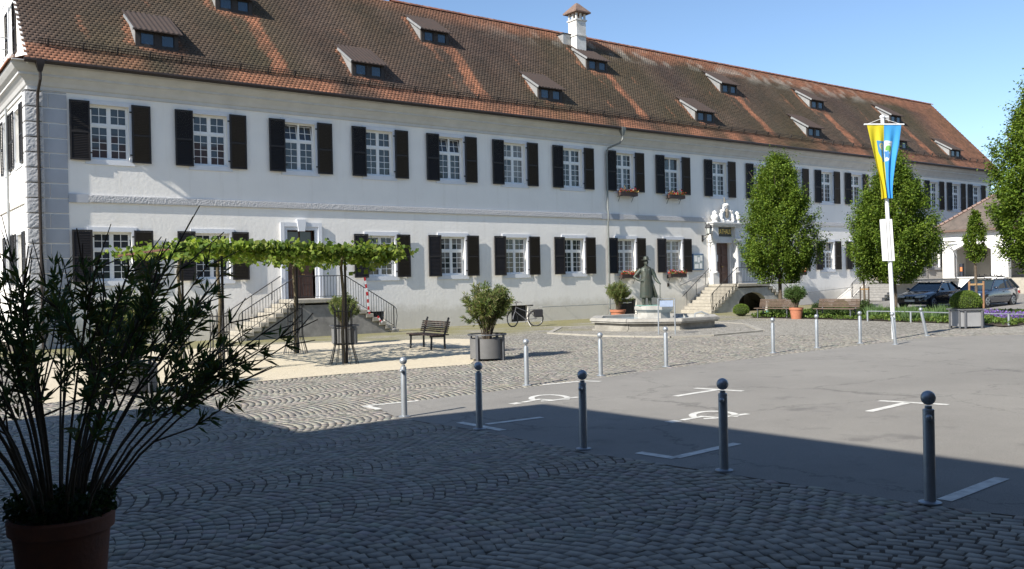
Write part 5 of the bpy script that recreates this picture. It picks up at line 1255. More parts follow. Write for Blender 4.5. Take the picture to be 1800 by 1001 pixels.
def tree_at(px, p, y_top, y_bot, wpx, label, n, seed, **k):
    p = np.array(p, float); s = FPX/((p-CAM)@FW); zt = CAM[2]+(ray(px, y_top)*((p-CAM)@FW))[2]; zb = CAM[2]+(ray(px, y_bot)*((p-CAM)@FW))[2]
    return hornbeam(tuple(p), label, wpx/2/s, zt-zb, zb-p[2], n, seed, **k)
tree_at(1366, column(1372, -6.6), 278, 494, 128, 'round-headed hornbeam tree in front of the RATHAUS stairs', 84000, 51)
tree_at(1563, gnd(1574, 549), 280, 494, 142, 'hornbeam tree rising behind the flag and flagpole', 88000, 52)
pr = CAM+ray(1850, 560)*33.0; pr[2] = gzf(pr[0], pr[1])
tree_at(1852, pr, 128, 474, 190, 'tall hornbeam tree cut off by the right edge', 100000, 53)
def stakes(t, sep, h, mt, n=2):
    b = MB(); 
    for q in range(n):
        x = (q-0.5)*sep; b.cyl((x*RT[0], x*RT[1], -0.05), (x*RT[0]+0.02, x*RT[1], h), 0.04, n=8); 
    b.build('stakes', mt, t); b = MB(); b.bar((-0.5*sep*RT[0], -0.5*sep*RT[1], h-0.12), (0.5*sep*RT[0], 0.5*sep*RT[1], h-0.12), 0.05, 0.07); b.build('crossbar', mat('pale_timber', (0.42, 0.27, 0.13), 0.8, 0.3, 8), t)
t = tree_at(1519, gnd(1520, 548), 432, 494, 30, 'slim young tree tied between two dark stakes', 4200, 54, leaf=0.085); stakes(t, 0.42, 1.25, mat('dark_stake', (0.06, 0.05, 0.045), 0.8))
t = tree_at(1716, gnd(1717, 561), 372, 458, 34, 'slim young columnar tree with timber stakes behind the square planter', 8000, 55, leaf=0.085, top_pow=0.5); stakes(t, 0.55, 1.45, mat('brown_stake', (0.24, 0.13, 0.07), 0.8, 0.3, 8))

# ---------------------------------------------------------------- flower bed
def scatter(poly, n, seed):
    r = np.random.default_rng(seed); xs_ = [p[0] for p in poly]; ys_ = [p[1] for p in poly]
    x = r.uniform(min(xs_), max(xs_), n*3); y = r.uniform(min(ys_), max(ys_), n*3); k = inpoly(x, y, poly); return x[k][:n], y[k][:n]
x, y = scatter(BED, 26000, 61); r_ = np.random.default_rng(62); n = len(x)
hgt_ = 0.10+0.16*vnoise(x, y+60, 0.8, 4)
C_ = np.c_[x, y, gz(x, y)+0.02+hgt_*r_.uniform(0.2, 1.0, n)]
cc = np.array([(0.10, 0.16, 0.03), (0.075, 0.13, 0.028), (0.14, 0.19, 0.04)])[r_.integers(0, 3, n)]*r_.uniform(0.6, 1.25, (n, 1))
tag(leaf_object('ground_cover', C_, r_.normal(0, 1, (n, 3))+np.array([0, 0, 0.8]), r_.uniform(0.07, 0.13, n), 0.7, cc, LEAF), 'low green ground cover leaves filling the flower bed', 'ground cover', kind='stuff')
def tuft(p, label, n, L_, seed, colr, name='iris_clump', cat='plant', group=None, wid=0.05, sp=0.22):
    r = np.random.default_rng(seed); t = thing(name, label, cat, p, 0, group); a_ = r.uniform(0, 6.28, n); rr = sp*np.sqrt(r.uniform(0, 1, n))
    D_ = np.c_[np.cos(a_)*0.3, np.sin(a_)*0.3, np.ones(n)]+r.normal(0, 0.12, (n, 3)); D_ /= np.linalg.norm(D_, axis=1, keepdims=True); Ls = L_*r.uniform(0.6, 1.1, n)
    C_ = np.c_[rr*np.cos(a_), rr*np.sin(a_), np.zeros(n)]+D_*Ls[:, None]*0.5
    leaf_object('blades', C_, D_, Ls, wid, np.array([colr])*r.uniform(0.7, 1.25, (n, 1)), LEAF, t, fold=0.2, droop=0.1); return t
ORD = ['leftmost', 'second', 'third', 'fourth', 'fifth', 'sixth', 'seventh', 'eighth', 'ninth', 'last']
for i, (px, py) in enumerate([(1535, 562), (1549, 560), (1588, 562), (1598, 566), (1609, 563), (1640, 566), (1654, 564), (1668, 563)]):
    tuft(tuple(gnd(px, py)), (ORD[i] if i < 7 else 'rightmost')+' clump of grey-green iris blades '+('from the left ' if 0 < i < 7 else '')+('left of the flagpole' if i < 2 else 'between flagpole and square planter'), 85, 0.72, 70+i, (0.12, 0.19, 0.075), group='iris clumps in the bed')
VL = ['violet flower mound closest to the square planter', 'second violet flower mound right of the square planter', 'violet flower mound behind a short rail post', 'violet flower mound right of the short rail post', 'violet flower mound cut by the right picture edge']
for i, (px, py) in enumerate([(1738, 561), (1752, 562), (1766, 564), (1782, 566), (1797, 568)]):
    p = gnd(px, py); r = np.random.default_rng(90+i); t = thing('lavender_clump', VL[i], 'flowers', p, 0, 'violet flower mounds'); n = 700
    a_ = r.uniform(0, 6.28, n); rr = 0.42*np.sqrt(r.uniform(0, 1, n)); zz = 0.34*(1-(rr/0.46)**2)*r.uniform(0.4, 1.1, n)
    cc = np.where(r.uniform(0, 1, n)[:, None] < 0.72, np.array([[0.24, 0.13, 0.50]]), np.array([[0.09, 0.13, 0.04]]))*r.uniform(0.7, 1.3, (n, 1))
    leaf_object('flowers', np.c_[rr*np.cos(a_), rr*np.sin(a_), zz+0.03], r.normal(0, 1, (n, 3))+np.array([0, 0, 0.5]), r.uniform(0.04, 0.08, n), 0.6, cc, LEAF, t)
def shrub(p, label, r0, h, n, seed, cols):
    r = np.random.default_rng(seed); t = thing('shrub', label, 'shrub', p); d = r.normal(0, 1, (n, 3)); d /= np.linalg.norm(d, axis=1, keepdims=True); k = np.power(r.uniform(0.05, 1, n), 0.4)*(1+0.2*np.sin(d[:, 0]*7+seed)*np.cos(d[:, 1]*6))
    P_ = np.c_[d[:, 0]*k*r0, d[:, 1]*k*r0, np.abs(d[:, 2]*k*h*0.6+h*0.4)]
    b = MB()
    for q in range(7): a_ = q*0.9; b.tube([(0, 0, 0), (0.3*r0*math.cos(a_), 0.3*r0*math.sin(a_), h*0.5), (0.6*r0*math.cos(a_), 0.6*r0*math.sin(a_), h*0.85)], [0.012, 0.009, 0.004], 4, False)
    b.build('stems', BARK, t)
    leaf_object('foliage', P_, d+r.normal(0, 0.6, (n, 3)), r.uniform(0.05, 0.09, n), 0.55, np.array(cols)[r.integers(0, len(cols), n)]*r.uniform(0.7, 1.25, (n, 1)), LEAF, t)
for i, (px, py, r0, h, lab) in enumerate([(1345, 557, 0.38, 0.75, 'small shrub directly behind the left end of the left bench'), (1372, 557, 0.40, 0.45, 'low dark shrub under the left bench backrest'), (1428, 558, 0.45, 0.72, 'dark rose shrub behind the left end of the right bench'),
                                          (1450, 559, 0.5, 0.45, 'low dark hedge shrub under the right bench, left half'), (1482, 559, 0.5, 0.45, 'low dark hedge shrub under the right bench, right half'), (1503, 558, 0.4, 0.72, 'dark shrub just right of the right bench'), (1420, 558, 0.35, 0.5, 'small dark shrub right of the laurel pot')]):
    p = np.array(gnd(px, py)); p[0] += 0.75; p[2] = gzf(p[0], p[1])+0.02
    shrub(tuple(p), lab, r0, h, 2400, 120+i, [(0.05, 0.085, 0.025), (0.07, 0.11, 0.03), (0.035, 0.06, 0.02)])
# ================================================================ PERGOLA AND VINE
posts = {'near_right': gnd(605, 640), 'far_right': gnd(520, 622), 'near_left': gnd(388, 655), 'far_left': gnd(318, 640)}
Y0, Y1, ZP = -15.0, -10.0, 2.98; X0, X1 = onY(208, 430, Y1)[0], onY(690, 430, Y0)[0]
pg = thing('pergola', 'flat steel pergola frame carrying the grape vine over the gravel', 'pergola', (3.2, -12.5, gzf(3.2, -12.5)))
o = np.array(pg.location); M_rust = mat('rusty_steel', (0.13, 0.06, 0.04), 0.8, 0.4, 10, metal=0.2)
for k, p in posts.items():
    q = p-o; b = MB(); b.cyl((q[0]+0.10, q[1]+0.04, q[2]-0.05), (q[0]+0.10, q[1]+0.04, ZP-o[2]), 0.032, n=10); b.build('post', M_dark, pg)
z = ZP-o[2]
for (a, c) in (((X0, Y0), (X1, Y0)), ((X0, Y1), (X1, Y1)), ((X0, Y0), (X0, Y1)), ((X1, Y0), (X1, Y1))):
    b = MB(); b.bar((a[0]-o[0], a[1]-o[1], z), (c[0]-o[0], c[1]-o[1], z), 0.05, 0.05); b.build('edge_rail', M_rust, pg)
for xq in np.arange(X0+1.0, X1-0.3, 1.0):
    b = MB(); b.cyl((xq-o[0], Y0-o[1], z+0.03), (xq-o[0], Y1-o[1], z+0.03), 0.012, n=5); b.build('cross_rod', M_rust, pg)
vn = thing('grape_vine', 'grape vine with bright green leaves spread flat over the pergola', 'vine', (3.2, -12.5, gzf(3.2, -12.5)))
M_vb = mat('vine_bark', (0.13, 0.105, 0.065), 0.95, 0.35, 8, 0.6, 30)
for k, p in posts.items():
    q = p-o; b = MB(); rr = 0.042
    b.tube([(q[0], q[1], q[2]-0.04), (q[0]-0.02, q[1]+0.01, 0.8), (q[0]+0.02, q[1]-0.01, 1.7), (q[0]-0.03, q[1], 2.45), (q[0]+0.05, q[1], z)], [rr*1.25, rr, rr*0.95, rr*0.9, rr*0.6], 9); b.build('trunk', M_vb, vn, smooth=True)
b = MB(); r_ = np.random.default_rng(9)
for k, p in posts.items():
    q = p-o
    for i in range(7):
        a_ = r_.uniform(0, 6.28); L_ = r_.uniform(1.2, 2.6); pts = [(q[0], q[1], z-0.15)]
        for s_ in (0.35, 0.7, 1): pts.append((np.clip(q[0]+L_*s_*math.cos(a_), X0-o[0], X1-o[0]), np.clip(q[1]+L_*s_*math.sin(a_), Y0-o[1], Y1-o[1]), z+r_.uniform(0, 0.12)))
        b.tube(pts, [0.03, 0.02, 0.014, 0.008], 5, False)
b.build('canes', M_vb, vn)
n = 6600; nc = 620
cx_ = r_.uniform(X0-0.1, X1+0.1, nc); cy_ = r_.uniform(Y0-0.35, Y1+0.25, nc)
edge = r_.uniform(0, 1, nc) < 0.42; cy_[edge] = Y0-0.30+np.abs(r_.normal(0, 0.22, edge.sum())); cx_[edge] = r_.uniform(X0+0.1, X1+0.15, edge.sum())
e2 = r_.uniform(0, 1, nc) < 0.12; cx_[e2] = X1+0.1+r_.normal(0, 0.12, e2.sum()); cy_[e2] = r_.uniform(Y0, Y1, e2.sum())
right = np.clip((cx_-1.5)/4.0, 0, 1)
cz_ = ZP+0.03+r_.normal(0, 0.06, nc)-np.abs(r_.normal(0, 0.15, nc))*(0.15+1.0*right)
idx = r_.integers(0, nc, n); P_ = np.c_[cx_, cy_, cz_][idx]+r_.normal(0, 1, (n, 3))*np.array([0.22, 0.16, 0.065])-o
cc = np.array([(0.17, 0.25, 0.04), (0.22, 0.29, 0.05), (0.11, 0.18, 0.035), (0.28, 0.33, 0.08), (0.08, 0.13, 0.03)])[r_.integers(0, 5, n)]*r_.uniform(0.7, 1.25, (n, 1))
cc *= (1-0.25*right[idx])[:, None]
D_ = np.c_[r_.normal(0, 0.5, n), r_.normal(-0.35, 0.5, n), r_.normal(-0.45, 0.4, n)]
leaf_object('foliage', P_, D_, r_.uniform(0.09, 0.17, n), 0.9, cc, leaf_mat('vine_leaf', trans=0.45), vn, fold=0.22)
lab = {'near_right': 'flared wire tree guard round the near right vine trunk', 'far_right': 'wire tree guard round the far right vine trunk by the stairs', 'near_left': 'wire tree guard round the near left vine trunk behind the oleander', 'far_left': 'wire tree guard round the far left vine trunk behind the oleander'}
for k, p in posts.items():
    t = thing('tree_guard', lab[k], 'tree guard', p, 0, 'wire tree guards under the pergola'); b = MB()
    for i in range(12):
        a_ = i*math.pi/6; c, s = math.cos(a_), math.sin(a_); b.tube([(0.36*c, 0.36*s, 0), (0.24*c, 0.24*s, 0.45), (0.22*c, 0.22*s, 0.6), (0.22*c, 0.22*s, 1.35), (0.30*c, 0.30*s, 1.5)], 0.010, 4, False)
    b.build('bars', M_iron, t)
    for zz, rr in ((0.5, 0.235), (0.95, 0.225), (1.33, 0.225)):
        b = MB(); b.tube([(rr*math.cos(q*math.pi/8), rr*math.sin(q*math.pi/8), zz) for q in range(17)], 0.010, 4, False); b.build('hoop', M_iron, t)

# ================================================================ BENCHES
def bench(p, rotz, L_, label, slat_m, frame_m, nb=6, ns=5, group='slatted park benches', knobs=False, h_back=0.86):
    t = thing('park_bench', label, 'bench', p, rotz, group)
    for x in ((-L_/2+0.18, L_/2-0.18) if L_ < 1.7 or not knobs else (-L_/2+0.15, L_/2-0.15)):
        b = MB(); b.bar((x, -0.24, 0), (x, -0.22, 0.42), 0.045); b.bar((x, 0.22, 0), (x, 0.22, 0.44), 0.045); b.bar((x, -0.28, 0.405), (x, 0.24, 0.395), 0.04, 0.05); b.bar((x, 0.22, 0.42), (x, 0.36, h_back+(0.06 if knobs else -0.02)), 0.045)
        if knobs: b.ball((x, 0.37, h_back+0.08), 0.035, 8)
        b.build('leg_frame', frame_m, t)
    for i in range(ns):
        y = -0.29+i*0.118; b = MB(); b.bev(-L_/2, L_/2, y, y+0.095, 0.430, 0.462, 0.006); b.build('seat_slat', slat_m, t)
    for i in range(nb):
        u = (i+0.5)/nb; zc = 0.50+(h_back-0.50)*u; y = 0.205+0.11*u; b = MB(); b.bev(-L_/2, L_/2, y-0.01, y+0.018, zc-0.5*(h_back-0.5)/nb*0.78, zc+0.5*(h_back-0.5)/nb*0.78, 0.005); b.build('back_slat', slat_m, t)
    return t
M_slat_d = mat('dark_stained_slat', (0.045, 0.028, 0.022), 0.6, 0.3, 10); M_slat = mat('brown_slat', (0.115, 0.078, 0.055), 0.7, 0.3, 10)
FL, FR = gnd(712, 612), gnd(757, 617); c = (FL+FR)/2; dv = FR-FL
bench((c[0]+0.30, c[1]-0.1, gzf(c[0], c[1])), math.atan2(dv[1], dv[0])+0.05, 1.65, 'dark slatted bench with iron frame on the gravel behind the bollards', M_slat_d, M_iron, knobs=True, h_back=0.84, group='dark gravel bench')
pb1 = gnd(1355, 560); bench((pb1[0]+0.3, pb1[1], gzf(pb1[0], pb1[1])), -math.pi/2+0.1, 1.85, 'brown slatted bench in front of the RATHAUS stairs', M_slat, M_steel_d)
pb2 = gnd(1463, 562); bench((pb2[0]+0.3, pb2[1], gzf(pb2[0], pb2[1])), -math.pi/2+0.1, 1.85, 'brown slatted bench right of the laurel pot', M_slat, M_steel_d)
p = gnd(1343, 556.5); t = thing('garden_ball', 'small shiny blue ball under the left bench', 'ball', (p[0]+0.2, p[1], p[2])); b = MB(); b.ball((0, 0, 0.14), 0.13, 14); b.build('ball', mat('blue_glaze', (0.12, 0.32, 0.45), 0.15, 0.1), t, smooth=True); b = MB(); b.lathe([(0.06, 0), (0.05, 0.03)], n=10); b.build('foot', M_stone, t)

# ================================================================ BICYCLE
rw = gnd(942, 573.5); fwp = gnd(904, 575); dv = (fwp-rw); dv[2] = 0; ang = math.atan2(dv[1], dv[0])
t = thing('bicycle', 'parked bicycle with black pannier by the cellar window', 'bicycle', (rw[0], rw[1], gzf(rw[0], rw[1])), ang)
M_tyre = mat('tyre_rubber', (0.02, 0.02, 0.021), 0.8); M_frame = mat('silver_bike_frame', (0.14, 0.14, 0.15), 0.4, 0.1, metal=0.3); R_ = 0.345
def bike_wheel(x, turn):
    w_ = link('wheel', None, t, (x, 0, R_), turn); b = MB(); q = 28
    b.tube([(R_*math.cos(2*math.pi*i/q), 0, R_*math.sin(2*math.pi*i/q)) for i in range(q+1)], 0.022, 6, False); b.build('tyre', M_tyre, w_, smooth=True)
    b = MB(); b.tube([(0.315*math.cos(2*math.pi*i/q), 0, 0.315*math.sin(2*math.pi*i/q)) for i in range(q+1)], 0.010, 5, False)
    for i in range(18): a_ = i*2*math.pi/18; b.tube([(0.02*math.cos(a_+1), 0, 0.02*math.sin(a_+1)), (0.31*math.cos(a_), 0, 0.31*math.sin(a_))], 0.0022, 3, False)
    b.cyl((0, -0.05, 0), (0, 0.05, 0), 0.022, n=8); b.build('rim', M_frame, w_)
    b = MB(); b.tube([(0.375*math.cos(a_), 0, 0.375*math.sin(a_)) for a_ in np.linspace(0.2, 2.6, 12)], 0.016, 4, False); b.build('mudguard', M_dark, w_)
bike_wheel(0, 0); bike_wheel(1.06, 0.55)
b = MB(); bb = (0.44, 0, 0.29); sc = (0.27, 0, 0.80); hd = (0.90, 0, 0.86); hb = (0.94, 0, 0.68)
for a_, c_ in ((bb, (0.25, 0, 0.86)), (bb, hb), ((0.32, 0, 0.62), hd), (hd, hb)): b.tube([a_, c_], 0.019, 7)
for s in (-1, 1):
    b.tube([(0, s*0.06, R_), bb], 0.010, 5); b.tube([(0, s*0.06, R_), (0.30, s*0.015, 0.72)], 0.009, 5); b.tube([hb, (1.0, s*0.05, 0.58), (1.06, s*0.055, R_)], 0.012, 5)
b.cyl((0.44, -0.08, 0.29), (0.44, 0.08, 0.29), 0.05, n=10); b.tube([(0.44, 0.08, 0.29), (0.52, 0.09, 0.14)], 0.011, 5); b.tube([(0.44, -0.08, 0.29), (0.36, -0.09, 0.44)], 0.011, 5)
b.tube([(0.40, 0.03, 0.27), (0.30, 0.22, 0.0)], 0.010, 5); b.build('frame', M_frame, t)
b = MB(); b.tube([hd, (0.88, 0, 1.02), (0.90, 0, 1.05)], 0.015, 6); b.tube([(0.70, -0.30, 1.08), (0.80, -0.29, 1.10), (0.90, -0.20, 1.07), (0.92, 0, 1.05), (0.90, 0.20, 1.07), (0.80, 0.29, 1.10), (0.70, 0.30, 1.08)], 0.013, 6); b.build('handlebar', M_dark, t)
b = MB(); loft(b, [(0.25, 0, 0.90, 0.14, 0.05), (0.24, 0, 0.93, 0.145, 0.075), (0.23, 0, 0.955, 0.13, 0.07)], 12); b.build('saddle', M_tyre, t, smooth=True)
b = MB(); b.tube([(-0.30, 0, 0.74), (0.24, 0, 0.74)], 0.010, 5); b.tube([(0, 0.06, R_), (-0.15, 0.06, 0.74)], 0.007, 4); b.build('rack', M_frame, t)
for s in (-1, 1): b = MB(); b.bev(-0.30, 0.06, s*0.09-0.05, s*0.09+0.05, 0.40, 0.74, 0.025); b.build('pannier', mat('black_pannier', (0.015, 0.015, 0.018), 0.7), t)

# ================================================================ FLAGPOLE
p0 = gnd(1572, 596); dep = (p0-CAM)@FW; p1 = CAM+ray(1551, 208)*dep
fp = thing('flagpole', 'tall white flagpole leaning slightly in front of the second hornbeam', 'flagpole', p0); ax = p1-p0
M_pole = mat('white_pole', (0.74, 0.76, 0.77), 0.4, 0.1, 3)
b = MB(); b.tube([(0, 0, -0.1), tuple(ax*0.5), tuple(ax)], [0.062, 0.055, 0.05], 12); b.build('pole', M_pole, fp, smooth=True)
b = MB(); b.lathe([(0.06, 0), (0.075, 0.02), (0.075, 0.06), (0.03, 0.09)], tuple(ax), 12); b.cyl(tuple(ax+np.array([0, 0, 0.03])), tuple(ax+np.array([0, 0, 0.03])+RT*0.16), 0.03, n=8); b.build('cap', M_pole, fp)
q0 = CAM+ray(1557, 386)*dep-p0; q1 = CAM+ray(1562, 459)*dep-p0
b = MB(); off = -FW*0.08; sz = RT*0.135
P8 = []
for e in (q1, q0):
    for (a_, c_) in ((-1, -1), (1, -1), (1, 1), (-1, 1)): P8.append(tuple(e+sz*a_+FW*0.10*c_))
b.add(P8, F8); b.build('white_panel', mat('white_panel', (0.80, 0.80, 0.80), 0.4), fp)
b = MB()
for a_ in (-0.33, 0.33): b.bar(tuple(q1+sz*a_-FW*0.106+(q0-q1)*0.02), tuple(q0+sz*a_-FW*0.106-(q0-q1)*0.02), 0.012)
b.build('panel_seams', M_zinc, fp)
# flag hung from a crossbar: yellow and blue halves with a shield
ft = CAM+ray(1554, 219)*(dep-0.10); fl = thing('flag', 'yellow and blue town flag with shield hanging from a crossbar', 'flag', ft)
nu, nv = 110, 200; Wf, Lf = 60.5/(FPX/dep), 130/(FPX/dep)
U, Vv = np.meshgrid(np.linspace(0, 1, nu+1), np.linspace(0, 1, nv+1), indexing='ij'); U = U.ravel(); Vv = Vv.ravel()
wid = (0.5+0.5*(1-Vv)**1.15)*(1-0.19*Vv**0.8)*0.98; wid = np.interp(Vv, [0, 0.25, 0.5, 0.75, 0.9, 1], [1.0, 0.82, 0.60, 0.42, 0.34, 0.315])
cen = np.interp(Vv, [0, 0.5, 1], [0.0, 0.015, 0.06])
amp = 0.10*Vv**0.8; sag_ = amp*np.sin(U*2*math.pi*3.2+Vv*2.0+0.6)*(1-0.2*U)+0.03*np.sin(U*17+Vv*9)*Vv
P_ = (RT[None]*(((U-0.5)*wid+cen)*Wf)[:, None] + np.array([[0, 0, -1.0]])*((Vv+0.006*np.sin(U*20))*Lf)[:, None] - FW[None]*(sag_)[:, None])
idx = np.arange((nu+1)*(nv+1)).reshape(nu+1, nv+1); Fq = np.stack([idx[:-1, :-1], idx[1:, :-1], idx[1:, 1:], idx[:-1, 1:]], 2).reshape(-1, 4)
yel, blu = np.array([0.78, 0.66, 0.03]), np.array([0.07, 0.42, 0.85])
C_ = np.where((U < 0.5)[:, None], yel[None], blu[None]).astype(float)
su = (U-0.5)/0.27; sv = (Vv-0.22)/0.285                                   # shield coordinates
ins = (np.abs(su) < np.where(sv < 0.45, 1.0, np.sqrt(np.clip(1-((sv-0.45)/0.55)**2, 0, 1)))) & (sv > 0) & (sv < 1)
C_[ins & (su < 0)] = (0.07, 0.30, 0.58); C_[ins & (su >= 0)] = (0.80, 0.82, 0.82)
ck = ins & (su < -0.02)
ring = np.hypot((su+0.45)/0.34, (sv-0.27)/0.17); C_[ck & (ring > 0.62) & (ring < 1.0)] = (0.66, 0.56, 0.14); C_[ck & (ring < 0.34)] = (0.66, 0.56, 0.14)
C_[ck & (np.abs(su+0.40+0.1*(0.5-sv)) < 0.07) & (sv > 0.36) & (sv < 0.86)] = (0.66, 0.56, 0.14)
cr = ins & (su > 0.02)
C_[cr & (np.hypot((su-0.50)/0.40, (sv-0.38)/0.15)+0.15*np.sin(su*14)*np.cos(sv*19) < 1)] = (0.20, 0.50, 0.10)
C_[cr & (np.hypot((su-0.28)/0.28, (sv-0.66)/0.17)+0.2*np.sin(su*17+sv*20) < 1)] = (0.09, 0.30, 0.66)
C_[cr & (np.hypot((su-0.55)/0.3, (sv-0.13)/0.03) < 1)] = (0.45, 0.55, 0.48)
mf, nt, N, L, B_ = nodes_of('flag_cloth'); at = N.new('ShaderNodeAttribute'); at.attribute_name = 'Col'; L.new(at.outputs['Color'], B_.inputs['Base Color']); B_.inputs['Roughness'].default_value = 0.75
tr = N.new('ShaderNodeBsdfTranslucent'); L.new(at.outputs['Color'], tr.inputs['Color']); ms = N.new('ShaderNodeMixShader'); ms.inputs[0].default_value = 0.45; L.new(B_.outputs[0], ms.inputs[1]); L.new(tr.outputs[0], ms.inputs[2]); L.new(ms.outputs[0], N['Material Output'].inputs[0])
link('cloth', np_mesh('cloth', P_, Fq, mf, C_, True), fl)
b = MB(); b.cyl(tuple(-RT*Wf*0.58), tuple(RT*Wf*0.58), 0.022, n=8); b.build('crossbar', M_pole, fl)
b = MB(); tp = ax+p0-ft
for s in (-1, 1): b.tube([tuple(RT*Wf*0.5*s), tuple(tp*0.97)], 0.006, 4)
b.build('cord', M_white, fl)

# ================================================================ CARS
M_car1 = mat('black_car_paint', (0.008, 0.010, 0.013), 0.22, 0.1, 2, coat=1.0); M_car2 = mat('dark_blue_car_paint', (0.012, 0.018, 0.035), 0.25, 0.1, 2, coat=1.0)
M_cglass = mat('car_glass', (0.03, 0.045, 0.05), 0.03, 0.1, 1, ior=1.9); M_chrome = mat('chrome', (0.6, 0.6, 0.62), 0.2, 0.05, 2, metal=0.9); M_lens = mat('headlight_lens', (0.62, 0.65, 0.68), 0.08, 0.2, 14, ior=1.8); M_alloy = mat('alloy_rim', (0.38, 0.39, 0.40), 0.35, 0.15, 5, metal=0.7)
def car(p, rotz, label, paint, L_, W_, Hh, estate, plate=True):
    t = thing('parked_car', label, 'car', p, rotz, 'cars parked by the flower bed'); w = W_/2; F = L_/2
    deck = 0.95 if estate else 0.93
    st_ = [(F, 0.60*w, 0.30, 0.50), (F-0.04, 0.80*w, 0.22, 0.60), (F-0.18, 0.93*w, 0.20, 0.67), (F-0.55, 0.985*w, 0.19, 0.75), (F-1.0, w, 0.19, 0.84), (F-1.42, w, 0.18, 0.91), (0.2, w, 0.18, 0.92), (-0.7, w, 0.18, 0.935), (-F+1.0, 0.99*w, 0.20, deck), (-F+0.4, 0.96*w, 0.24, deck), (-F+0.08, 0.88*w, 0.30, deck-0.02), (-F, 0.78*w, 0.38, deck-0.14)]
    b = MB(); K = None
    for (x, hw_, zb, zt) in st_:
        half = [(0.0, zb), (0.82*hw_, zb), (0.96*hw_, zb+0.06), (hw_, zb+0.22*(zt-zb)+0.04), (hw_*1.005, zb+0.58*(zt-zb)), (hw_*0.975, zt-0.09), (hw_*0.93, zt-0.02), (hw_*0.80, zt+0.005), (hw_*0.4, zt+0.022), (0, zt+0.026)]
        ring_ = [(x, y, z) for y, z in half]+[(x, -y, z) for y, z in half[-2:0:-1]]; K = len(ring_); b.v += ring_
    for i in range(len(st_)-1):
        for k in range(K): b.f.append((i*K+k, i*K+(k+1) % K, (i+1)*K+(k+1) % K, (i+1)*K+k))
    b.f.append(tuple(range(K))); b.f.append(tuple(range((len(st_)-1)*K, len(st_)*K))[::-1])
    body = b.build('body', paint, t, smooth=True)
    # glass house
    xf, xt, xr, xb = F-1.38, F-2.12, (-F+0.72 if estate else -F+1.42), (-F+0.16 if estate else -F+0.80)
    zb_, zt_ = 0.90, Hh-0.05; wb, wt = 0.90*w, 0.70*w
    A = [(xf, wb, zb_), (xt, wt, zt_), (xr, wt, zt_), (xb, wb*0.97, zb_+0.02)]
    b = MB(); V8 = A+[(x, -y, z) for x, y, z in A]
    b.add(V8, [(0, 1, 2, 3), (4, 7, 6, 5), (0, 4, 5, 1), (3, 2, 6, 7), (1, 5, 6, 2)]); b.build('glasshouse', M_cglass, t)
    b = MB(); n_ = 6; rows_ = []
    for i in range(n_+1):
        u = i/n_; x = xt+0.10+(xr-0.10-xt-0.10)*u; z = zt_+0.012+0.035*math.sin(math.pi*min(1, u*0.9+0.08)); yy = wt+0.02
        rows_.append([(x, yy, zt_-0.035), (x, yy*0.93, z), (x, yy*0.5, z+0.012), (x, -yy*0.5, z+0.012), (x, -yy*0.93, z), (x, -yy, zt_-0.035)])
    for r1_ in rows_: b.v += r1_
    for i in range(n_):
        for k in range(5): b.f.append((i*6+k, i*6+k+1, (i+1)*6+k+1, (i+1)*6+k))
    b.build('roof_panel', paint, t, smooth=True)
    for s in (-1, 1):
        b = MB(); q = lambda P_: (P_[0], P_[1]*s, P_[2])
        b.bar(q(A[0]), q(A[1]), 0.05, 0.05); b.bar(q(A[1]), q(A[2]), 0.05, 0.05); b.bar(q(A[2]), q(A[3]), 0.13, 0.06)
        xm = (xt+xr)/2-0.05; b.bar((xm, s*wb*1.0, zb_), (xm-0.05, s*(wt+0.005), zt_), 0.07, 0.05)
        if estate: b.bar((xb+0.75, s*wb*0.985, zb_), (xr+0.35, s*(wt+0.005), zt_), 0.07, 0.05)
        b.build('pillars', paint, t)
    for wx in (F-0.80, -F+0.95):
        for s in (-1, 1):
            o_ = link('wheel', None, t, (wx, s*(w-0.10), 0.31)); bb_ = MB()
            bb_.tube([(0, -0.10, 0), (0, -0.085, 0), (0, 0.085, 0), (0, 0.10, 0)], [0.26, 0.31, 0.31, 0.26], 24); bb_.build('tyre', M_tyre, o_, smooth=True)
            bb_ = MB(); bb_.tube([(0, s*0.101, 0), (0, s*0.115, 0)], [0.205, 0.195], 20)
            bb_.build('rim', M_alloy, o_, smooth=True); bb_ = MB()
            for k in range(6): a_ = k*math.pi/3; bb_.prism([(0.07*math.cos(a_-0.3), s*0.117, 0.07*math.sin(a_-0.3)), (0.17*math.cos(a_-0.22), s*0.117, 0.17*math.sin(a_-0.22)), (0.17*math.cos(a_+0.22), s*0.117, 0.17*math.sin(a_+0.22)), (0.07*math.cos(a_+0.3), s*0.117, 0.07*math.sin(a_+0.3))], (0, s*0.004, 0))
            bb_.build('rim_gaps', M_tyre, o_)
            bb_ = MB(); bb_.tube([(0, s*0.0, 0), (0, s*0.095, 0)], [0.36, 0.36], 24); bb_.build('wheel_arch', mat('arch_black', (0.008, 0.008, 0.009), 0.8), o_)
    for s in (-1, 1):
        b = MB(); b.prism([(F-0.03, s*0.30, 0.56), (F-0.10, s*0.62, 0.57), (F-0.24, s*0.78, 0.60), (F-0.27, s*0.775, 0.70), (F-0.14, s*0.62, 0.695), (F-0.07, s*0.30, 0.655)], (0.06, 0, 0.0)); b.build('headlight', M_lens, t)
        b = MB(); b.prism([(F+0.005, s*0.03, 0.50), (F+0.005, s*0.17, 0.52), (F-0.02, s*0.17, 0.64), (F-0.02, s*0.03, 0.64)], (0.035, 0, 0)); b.build('grille', M_chrome if not estate else M_tyre, t)
        b = MB(); b.ball((xf-0.15, s*(w+0.07), 0.98), 0.10, 10, 0.6, 1.0, 0.65); b.build('mirror', paint, t, smooth=True)
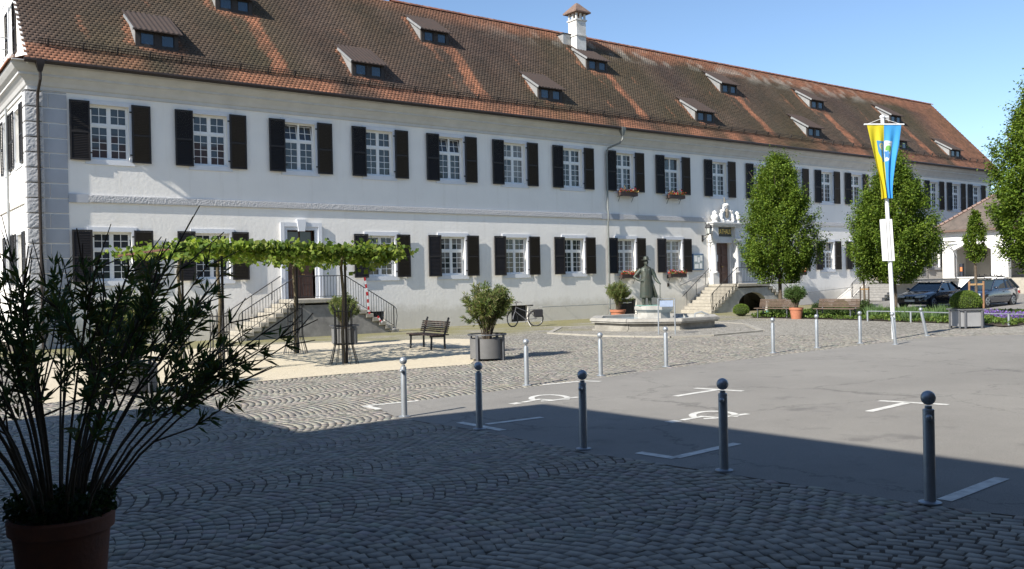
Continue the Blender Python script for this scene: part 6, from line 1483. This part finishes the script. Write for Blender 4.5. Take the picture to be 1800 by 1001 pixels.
        b = MB(); b.box(-F-0.01, -F+0.12, s*0.70-0.08, s*0.70+0.08, 0.62, 0.78); b.build('tail_light', mat('tail_red', (0.35, 0.01, 0.01), 0.2), t)
        b = MB(); b.box(-0.35, -0.18, s*(w*0.99)-0.012, s*(w*0.99)+0.012, 0.74, 0.77); b.box(F-1.5, -F+1.1, s*(w*1.005)-0.01, s*(w*1.005)+0.01, 0.50, 0.535); b.build('side_trim', M_tyre, t)
    b = MB(); b.box(F-0.01, F+0.025, -0.26, 0.26, 0.36, 0.47); b.build('number_plate', mat('plate_white', (0.72, 0.72, 0.70), 0.4, 0.06), t)
    b = MB(); b.box(F-0.02, F+0.015, -0.55, 0.55, 0.235, 0.32); b.build('air_intake', M_tyre, t)
    if estate:
        b = MB()
        for s in (-1, 1): b.tube([(xt-0.2, s*wt*0.96, zt_+0.03), (xt-0.35, s*wt*0.96, zt_+0.11), (xr+0.3, s*wt*0.96, zt_+0.11), (xr+0.15, s*wt*0.96, zt_+0.03)], 0.018, 6)
        for x in (xt-0.5, xr+0.6):
            b.bar((x, -wt, zt_+0.14), (x, wt, zt_+0.14), 0.05, 0.03)
        for yy in (-0.35, -0.1, 0.2, 0.42):
            b.tube([(xt-0.3, yy, zt_+0.17), (xr+0.4, yy, zt_+0.17)], 0.02, 5); b.bar((xt-0.5, yy-0.06, zt_+0.155), (xt-0.5, yy-0.04, zt_+0.28), 0.03); b.bar((xr+0.6, yy, zt_+0.155), (xr+0.6, yy+0.03, zt_+0.26), 0.03)
        b.build('roof_rack', M_tyre, t)
    return t
pw = gnd(1639, 543); car((pw[0]+4.45/2-0.80, pw[1]+0.87-0.1, gzf(pw[0]+1, pw[1])), math.pi, 'black saloon car with white number plate parked behind the bed', M_car1, 4.45, 1.74, 1.37, False)
px_ = column(1736, pw[1]-2.55); car((px_[0]+4.5/2-0.80, px_[1]+0.85, gzf(px_[0]+1, px_[1])), math.pi, 'dark blue estate car with roof rack right of the saloon', M_car2, 4.5, 1.72, 1.43, True)
# small red alarm lamp and shutter dogs are too small to model; cover stones by the wall
b = MB(); p = gnd(690, 584); t = thing('kerb_boulder', 'small rounded stone at the foot of the stair railing', 'stone', (p[0], p[1], p[2])); b.ball((0, 0, 0.10), 0.2, 10, 1.0, 0.8, 0.55); b.build('stone', M_stone, t, smooth=True)
